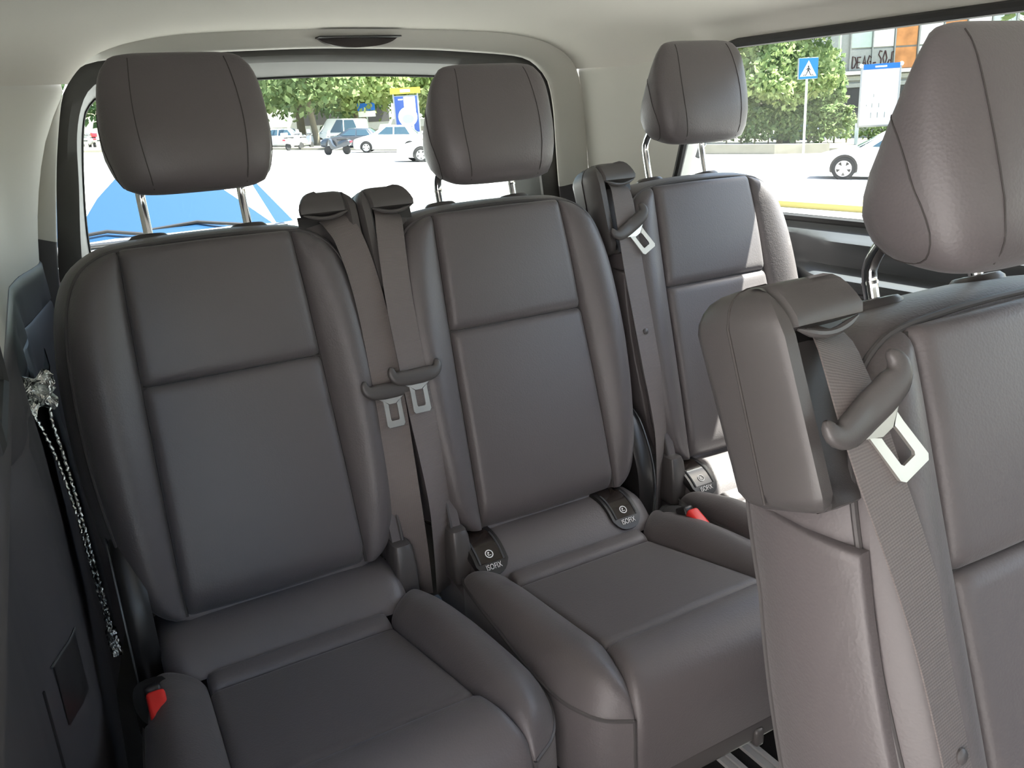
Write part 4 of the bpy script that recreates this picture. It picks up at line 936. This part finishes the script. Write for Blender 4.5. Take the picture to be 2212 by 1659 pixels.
        MB().box((0.75 * k, 0.93 * s, 0.98 * min(kz, 1.1)), (0.1, 0.2, 0.12), bev=0.03).build('mirror', paint, t)
        for wx_ in (1.33 * k, -1.32 * k):
            wheel(t, wx_, 0.80 * s, wheel_r)
            MB().lathe([(0.001, 0.0), (wheel_r + 0.05, 0.0), (wheel_r + 0.05, -0.2)], lambda a, b, h: (wx_ + a, (0.882 + h) * s, wheel_r + 0.01 + max(b, -0.12)), 24).build('wheel_arch', BLACK, t)
    MB().box((2.10 * k, 0, 0.46), (0.06, 0.9, 0.14), bev=0.02).build('grille', BLACK, t)
    if wipers:
        for (y0, y1) in ((0.45, -0.18), (-0.1, -0.66)):
            MB().tube([((bx0 + 0.03) * k, y0, zb + 0.025), ((bx0 - 0.10) * k, lerp(y0, y1, 0.5), zb + 0.075), ((bx0 - 0.10) * k, y1, zb + 0.05)], 0.012, 6).build('wiper', BLACK, t)
        MB().box(((bx0 + 0.06) * k, 0, zb + 0.01), (0.10, 1.3, 0.02), bev=0.008).build('cowl', BLACK, t)
    return t
PI = math.pi
nc = car('white car with wipers and a blue reflection coloured into its windscreen, close behind the van', 0.84, 7.35, -PI / 2, WPAINT, roof=1.41, glass=WINDSCREEN, wipers=True)
nc.scale = (1.0, 1.14, 1.0)
car('white car with five spoke alloy wheels beside the far side window', 22.55, 16.95, math.atan2(0.80, -0.60), WPAINT, wheel_r=0.34)
car('dark car with a red tail lamp parked beyond the rear window', 19.9, 57.2, math.atan2(0.55, -0.85), DPAINT, group='cars parked beyond the rear window')
car('white car parked right of the dark one, seen from its side', 19.9, 50.6, math.atan2(0.50, -0.90), WPAINT, roof=1.6, group='cars parked beyond the rear window')
car('white car half hidden by the middle headrest, closest of the parked row', 17.2, 36.9, math.atan2(0.2, -0.98), WPAINT, group='cars parked beyond the rear window')
car('silver car at the left end of the parked row, by the near headrest', 16.3, 63.5, math.atan2(0.5, -0.8), SPAINT, group='cars parked beyond the rear window')
car('white delivery van under the trees behind the parked cars', 22.3, 67.5, math.atan2(0.3, -0.9), WPAINT, roof=2.1, length=4.9, name='van', cat='van', estate=True)
car('blue car far back between hedge and advertising panel', 57.5, 52.5, math.atan2(0.8, -0.6), BPAINT, group=None)

def scooter(label, x, y, heading, paint, box=None, lamp=True):
    t = thing('scooter', label, 'scooter', (x, y, gz(x, y)), heading, 'scooters and motorbikes in the street')
    for wx_ in (0.62, -0.62):
        fn = lambda a, b, h: (wx_ + a, h, 0.26 + b)
        MB().lathe([(0.14, -0.06), (0.22, -0.06), (0.26, -0.02), (0.26, 0.02), (0.22, 0.06), (0.14, 0.06)], fn, 18).build('wheel', TYRE, t)
        MB().lathe([(0.001, -0.04), (0.15, -0.03), (0.15, 0.03), (0.001, 0.04)], fn, 14).build('rim', RIM, t)
    prof_ = catmull([(-0.95, 0.72), (-0.85, 0.50), (-0.3, 0.38), (0.2, 0.30), (0.38, 0.40), (0.50, 0.85), (0.44, 0.92), (0.28, 0.55), (0.08, 0.42), (-0.15, 0.52), (-0.25, 0.76), (-0.8, 0.82)], 36, closed=True)
    c_ = np.array([-0.15, 0.55])
    MB().loft([[(*(c_ + (p - c_) * k)[:1], w, (c_ + (p - c_) * k)[1]) for p in prof_] for w, k in ((-0.17, 0.75), (-0.15, 0.95), (-0.08, 1.0), (0.08, 1.0), (0.15, 0.95), (0.17, 0.75))]).build('body', paint, t, angle=50)
    MB().box((-0.45, 0, 0.83), (0.7, 0.28, 0.09), bev=0.035).build('seat', BLACK, t)
    MB().tube([(0.66, 0, 0.28), (0.46, 0, 0.95), (0.42, 0, 1.02)], 0.035, 8).build('fork', GREYPOST, t)
    MB().tube([(0.34, -0.33, 1.03), (0.44, -0.15, 1.02), (0.44, 0.15, 1.02), (0.34, 0.33, 1.03)], 0.02, 8).build('handlebar', BLACK, t)
    MB().grid([[(0.52 - 0.10 * s_, 0.2 * q * (1 - 0.3 * s_), 0.95 + 0.4 * s_) for q in (-1, -0.5, 0, 0.5, 1)] for s_ in (0, 0.33, 0.66, 1)]).build('windshield', SPAINT, t)
    if lamp: MB().box((-0.96, 0, 0.70), (0.06, 0.22, 0.10), bev=0.02).build('tail_lamp', TAIL, t)
    if box: MB().box((-0.86, 0, 1.02), (0.36, 0.40, 0.30), bev=0.06).build('top_case', box, t)
    return t
scooter('dark scooter with a red tail lamp crossing the sunny street', 15.7, 48.0, math.atan2(0.75, -0.6), DPAINT)
scooter('pale scooter with a white top case left of the tree trunks', 16.3, 58.9, math.atan2(0.5, 0.8), WPAINT, WPAINT)
scooter('silver motorbike parked beside the pale scooter', 17.6, 60.5, math.atan2(0.6, 0.7), SPAINT, SPAINT)
scooter('red tailed scooter seen left of the near headrest', 4.9, 73.5, math.atan2(1.0, -0.2), SPAINT, TAIL)
scooter('white scooter seen left of the near headrest, with a yellow case', 4.2, 74.6, math.atan2(1.0, 0.3), WPAINT, YELLOW)
scooter('dark scooter parked by the stone wall, behind the far headrest post', 27.0, 31.4, math.atan2(0.5, -0.8), DPAINT, None, False)

# ---- signs, posters, lamp posts (each stands on its own post and faces the street)
def facing(x, y, turn=0.0): return math.atan2(-x, y) + turn          # local -Y looks at the street's middle
def sheet(name, poly, d0, d1, material, par): return MB().prism(poly, lambda a, b, d: (a, -d, b), d0, d1).build(name, material, par, smooth=False)
def rect(x0, z0, x1, z1): return [(x0, z0), (x1, z0), (x1, z1), (x0, z1)]
def disc(cx, cz, rx_, rz_, n=24): return [(cx + rx_ * math.cos(2 * PI * k / n), cz + rz_ * math.sin(2 * PI * k / n)) for k in range(n)]
x, y = 34.9, 31.5; g = gz(x, y)
t = thing('pedestrian_sign', 'blue square pedestrian crossing sign on a slim pale pole', 'sign', (x, y, g), facing(x, y, 0.25))
MB().tube([(0, 0.08, -0.05), (0.0, 0.08, 4.7)], 0.06, 10).build('pole', PALEPOST, t)
MB().box((0, 0.02, 4.17), (0.94, 0.26, 1.0), bev=0.03).build('lamp_box', GREYPOST, t)
sheet('sign_face', rect(-0.46, 3.68, 0.46, 4.66), 0.11, 0.125, SIGNBLUE, t)
sheet('white_triangle', [(-0.40, 3.80), (0.40, 3.80), (0.0, 4.54)], 0.125, 0.132, SIGNWHITE, t)
for poly in (disc(0.0, 4.26, 0.045, 0.045, 12), [(-0.06, 4.05), (0.05, 4.05), (0.05, 4.21), (-0.04, 4.21)], [(-0.05, 4.06), (-0.13, 3.86), (-0.09, 3.86), (0.0, 4.05)], [(-0.01, 4.06), (0.09, 3.86), (0.13, 3.86), (0.05, 4.06)], [(0.04, 4.20), (0.13, 4.08), (0.11, 4.06), (0.03, 4.14)], [(-0.04, 4.20), (-0.13, 4.10), (-0.11, 4.08), (-0.04, 4.14)]):
    sheet('walking_figure', poly, 0.132, 0.138, SIGNBLACK, t)
for sx in (-0.26, -0.17, 0.13, 0.22): sheet('crossing_stripe', [(sx, 3.82), (sx + 0.05, 3.82), (sx * 0.75 + 0.04, 3.90), (sx * 0.75, 3.90)], 0.132, 0.138, SIGNBLACK, t)

x, y = 24.6, 58.6; g = gz(x, y)
t = thing('billboard', 'blue poster panel with a white round emblem and yellow header', 'billboard', (x, y, g), facing(x, y))
for px in (-0.86, 0.86): MB().box((px, 0, 1.9), (0.1, 0.12, 3.8), bev=0.02).build('post', GREYPOST, t)
MB().box((0, 0, 2.33), (1.75, 0.14, 2.55), bev=0.03).build('case', GREYPOST, t)
sheet('poster', rect(-0.80, 1.10, 0.80, 3.55), 0.07, 0.085, POSTERBLUE, t)
sheet('poster_bulb', rect(-0.16, 2.5, 0.66, 3.52), 0.085, 0.09, SIGNWHITE, t)
sheet('poster_ring', disc(0.05, 2.15, 0.68, 0.68), 0.085, 0.095, SIGNWHITE, t)
sheet('poster_scene', disc(0.05, 2.0, 0.42, 0.32), 0.095, 0.1, FASC_GREEN, t)
sheet('poster_leg', rect(0.30, 1.12, 0.44, 1.60), 0.085, 0.09, SIGNWHITE, t)
sheet('poster_line', rect(-0.55, 3.30, -0.2, 3.38), 0.085, 0.09, SIGNWHITE, t); sheet('poster_line', rect(-0.3, 1.30, 0.25, 1.38), 0.085, 0.09, SIGNWHITE, t)
sheet('header', rect(-1.05, 3.72, 1.08, 4.12), -0.05, 0.1, YELLOW, t); sheet('header_line', rect(-0.35, 3.82, 0.35, 4.02), 0.1, 0.105, SIGNWHITE, t)

x, y = 49.6, 38.7; g = gz(x, y)
t = thing('advertising_panel', 'white advertising panel with blue header on a pale foot', 'panel', (x, y, g), facing(x, y))
for px in (-1.12, ): MB().box((px - 0.1, 0.02, 0.75), (0.24, 0.16, 1.6), bev=0.03).build('foot', PALEPOST, t)
MB().box((0.9, 0.02, 0.75), (0.24, 0.16, 1.6), bev=0.03).build('foot', PALEPOST, t)
MB().box((0, 0, 3.15), (2.45, 0.16, 3.75), bev=0.04).build('frame', GREYPOST, t)
sheet('poster', rect(-1.1, 1.4, 1.1, 4.85), 0.08, 0.095, SIGNWHITE, t)
sheet('header', rect(-1.05, 4.88, 1.12, 5.2), 0.08, 0.11, SIGNBLUE, t); sheet('header_line', rect(-0.35, 4.98, 0.35, 5.08), 0.11, 0.115, SIGNWHITE, t)
for lx, lz, hh_ in ((-0.45, 1.85, 0.35), (-0.05, 1.85, 0.35), (0.38, 1.85, 0.35), (-0.42, 2.5, 0.28), (0.0, 2.5, 0.28), (-0.75, 2.6, 0.1), (-0.35, 3.15, 0.2)): sheet('print_mark', rect(lx, lz, lx + 0.05, lz + hh_), 0.095, 0.1, FASC_GREY, t)
for px in (-1.2, 1.2): MB().lathe([(0.001, -0.14), (0.1, -0.1), (0.14, 0), (0.1, 0.1), (0.001, 0.14)], lambda a, b, h: (px + a, b, 5.12 + h), 12).build('corner_ball', SIGNWHITE, t)

x, y = 25.7, 69.8; g = gz(x, y)
t = thing('street_sign', 'small blue and white road sign over the parked cars', 'sign', (x, y, g), facing(x, y))
MB().tube([(0, 0.05, -0.05), (0, 0.05, 3.4)], 0.05, 8).build('pole', PALEPOST, t)
sheet('plate', rect(-0.72, 2.75, 0.72, 3.35), 0.0, 0.03, SIGNBLUE, t); sheet('plate', rect(-0.68, 2.25, 0.72, 2.7), 0.0, 0.03, SIGNWHITE, t)
x, y = 27.8, 68.0; g = gz(x, y)
t = thing('street_sign', 'white round topped sign between the trees, left of the billboard', 'sign', (x, y, g), facing(x, y))
MB().tube([(0, 0.05, -0.05), (0, 0.05, 3.3)], 0.05, 8).build('pole', PALEPOST, t); sheet('plate', rect(-0.55, 2.1, 0.5, 3.3), 0.0, 0.03, SIGNWHITE, t)
x, y = 57.0, 48.4; g = gz(x, y)
t = thing('lamp_post', 'tall pale lamp post in front of the facade', 'lamp post', (x, y, g))
MB().tube([(0, 0, -0.05), (0, 0, 3), (0, 0, 11)], [0.16, 0.13, 0.09], 12).build('pole', PALEPOST, t)
MB().tube([(0, 0, 10.6), (0.3, -0.8, 11.2), (0.5, -1.5, 11.3)], 0.05, 8).build('arm', PALEPOST, t); MB().box((0.55, -1.75, 11.28), (0.3, 0.6, 0.14), bev=0.04).build('lamp_head', GREYPOST, t)

# ---- facade of coloured panels with graffiti
bc = Vector((66.3, 54.9, 0)); bd = Vector((0.885, -0.465, 0)).normalized(); bang = math.atan2(bd.y, bd.x)
g = gz(66.3, 54.9)
t = thing('building', 'building with pale, white and rusty facade panels and graffiti', 'building', (bc.x, bc.y, g), bang)
H0 = -g                                   # absolute height zero above this foot
MB().box((6.0, 3.2, 6.5), (18.0, 6.0, 13.0)).build('wall', FASC_GREY, t, smooth=False)
cols = [(-0.05, 1.78, FASC_GREEN), (1.92, 3.75, FASC_WHITE), (3.95, 5.85, FASC_RUST), (6.1, 8.1, FASC_WHITE), (8.3, 10.2, FASC_RUST), (10.4, 12.4, FASC_WHITE), (12.6, 14.6, FASC_GREEN)]
for k, (a, b, m_) in enumerate(cols):
    for (z0, z1, mm) in ((4.65, 8.6, m_), (8.75, 12.7, m_), (2.75, 4.5, FASC_GREY if k < 2 else m_)):
        MB().box(((a + b) / 2, 0.12, H0 + (z0 + z1) / 2), (b - a, 0.12, z1 - z0), bev=0.02).build('facade_panel', mm, t, smooth=False)
for k in range(8): MB().box((-0.13 + [0, 1.98, 3.98, 6.1, 8.33, 10.43, 12.63, 14.8][k], 0.04, H0 + 7.7), (0.09, 0.2, 9.9)).build('mullion', FASC_GREY, t, smooth=False)
MB().box((6.5, -0.15, H0 + 2.55), (15.0, 0.7, 0.3)).build('ledge', FASC_WHITE, t, smooth=False)
for z in (2.1, 1.5): MB().box((6.5, 0.1, H0 + z), (15.0, 0.3, 0.35)).build('shutter_band', FASC_GREY, t, smooth=False)
MB().box((6.5, 0.15, H0 - 0.2), (15.0, 0.2, 2.9)).build('shop_front', FASC_DARK, t, smooth=False)
def stroke(pts_, x0, z0, sx=0.55, sz=0.95): MB().tube([(x0 + a * sx, 0.03, H0 + z0 + b * sz) for a, b in pts_], 0.055, 6).build('graffiti_letter', GRAFFITI, t)
Ls = {'D': [(0, 0), (0.05, 1), (0.5, 0.9), (0.75, 0.5), (0.4, 0.05), (0, 0)], 'E': [(0.6, 0.9), (0, 0.9), (0.05, 0.5), (0.5, 0.5), (0.0, 0.45), (0, 0), (0.6, 0.05)], 'A': [(0, 0), (0.35, 1), (0.7, 0), (0.55, 0.4), (0.15, 0.4)],
      'G': [(0.7, 0.8), (0.3, 1), (0, 0.5), (0.3, 0), (0.7, 0.2), (0.65, 0.5), (0.4, 0.48)], '-': [(0, 0.35), (0.6, 0.4)], 'S': [(0.7, 0.95), (0.3, 1), (0.1, 0.75), (0.6, 0.45), (0.55, 0.1), (0, 0)], 'O': [(0.35, 1), (0, 0.5), (0.35, 0), (0.7, 0.5), (0.35, 1)], 'd': [(0.6, 0.5), (0.2, 0.55), (0.0, 0.25), (0.3, 0), (0.6, 0.2), (0.65, 1.2), (1.1, 1.25)]}
for k, ch in enumerate('DEAG-SOd'): stroke(Ls[ch], 0.1 + k * 0.46, 2.95 + (0.1 if ch in 'SO' else 0), 0.5, 1.0 if ch not in 'SO' else 1.25)
# street block far behind the trees, glimpsed under their crowns
t = thing('building', 'grey street block far behind the trees of the rear window', 'building', (20.0, 128.0, gz(20, 128)), 0.0)
MB().box((0, 4, 6.5), (150, 8, 14)).build('wall', FASC_GREY, t, smooth=False)
for k in range(16):
    MB().box((-60 + k * 8, -0.02, 2.2), (5.4, 0.1, 3.2)).build('shop_window', FASC_DARK if k % 3 else FASC_WHITE, t, smooth=False)
    MB().box((-60 + k * 8, -0.7, 4.2), (6.0, 1.4, 0.2)).build('awning', (FASC_WHITE, YELLOW, FASC_RUST)[k % 3], t, smooth=False)
    for z in (7.2, 10.6): MB().box((-60 + k * 8, -0.02, z), (1.6, 0.1, 2.0)).build('window', CARGLASS, t, smooth=False)

# unseen house front, added to bounce warm sunlight in through the open door
t = thing('wall_bounce', 'unseen stucco house front added to bounce sunlight in through the open side door', None, (-9.0, 0.0, 0.0), 0.0, kind='structure')
STUCCO = mat('stucco', (0.45, 0.415, 0.405), rough=0.9, var=0.06)
MB().box((-3.0, 8.0, 6.5), (6.0, 70.0, 15.0)).build('wall', STUCCO, t, smooth=False)
for k in range(14):
    y = -24 + k * 5
    MB().box((0.0, y, 1.3), (0.12, 1.8, 2.8)).build('shop_window', CARGLASS, t, smooth=False)
    for z in (5.2, 8.6, 11.8):
        f_ = MB().box((0.02, y, z), (0.12, 1.3, 1.9)).build('window', FASC_WHITE, t, smooth=False)
        MB().box((0.07, y, z), (0.06, 1.05, 1.65)).build('pane', CARGLASS, f_, smooth=False)
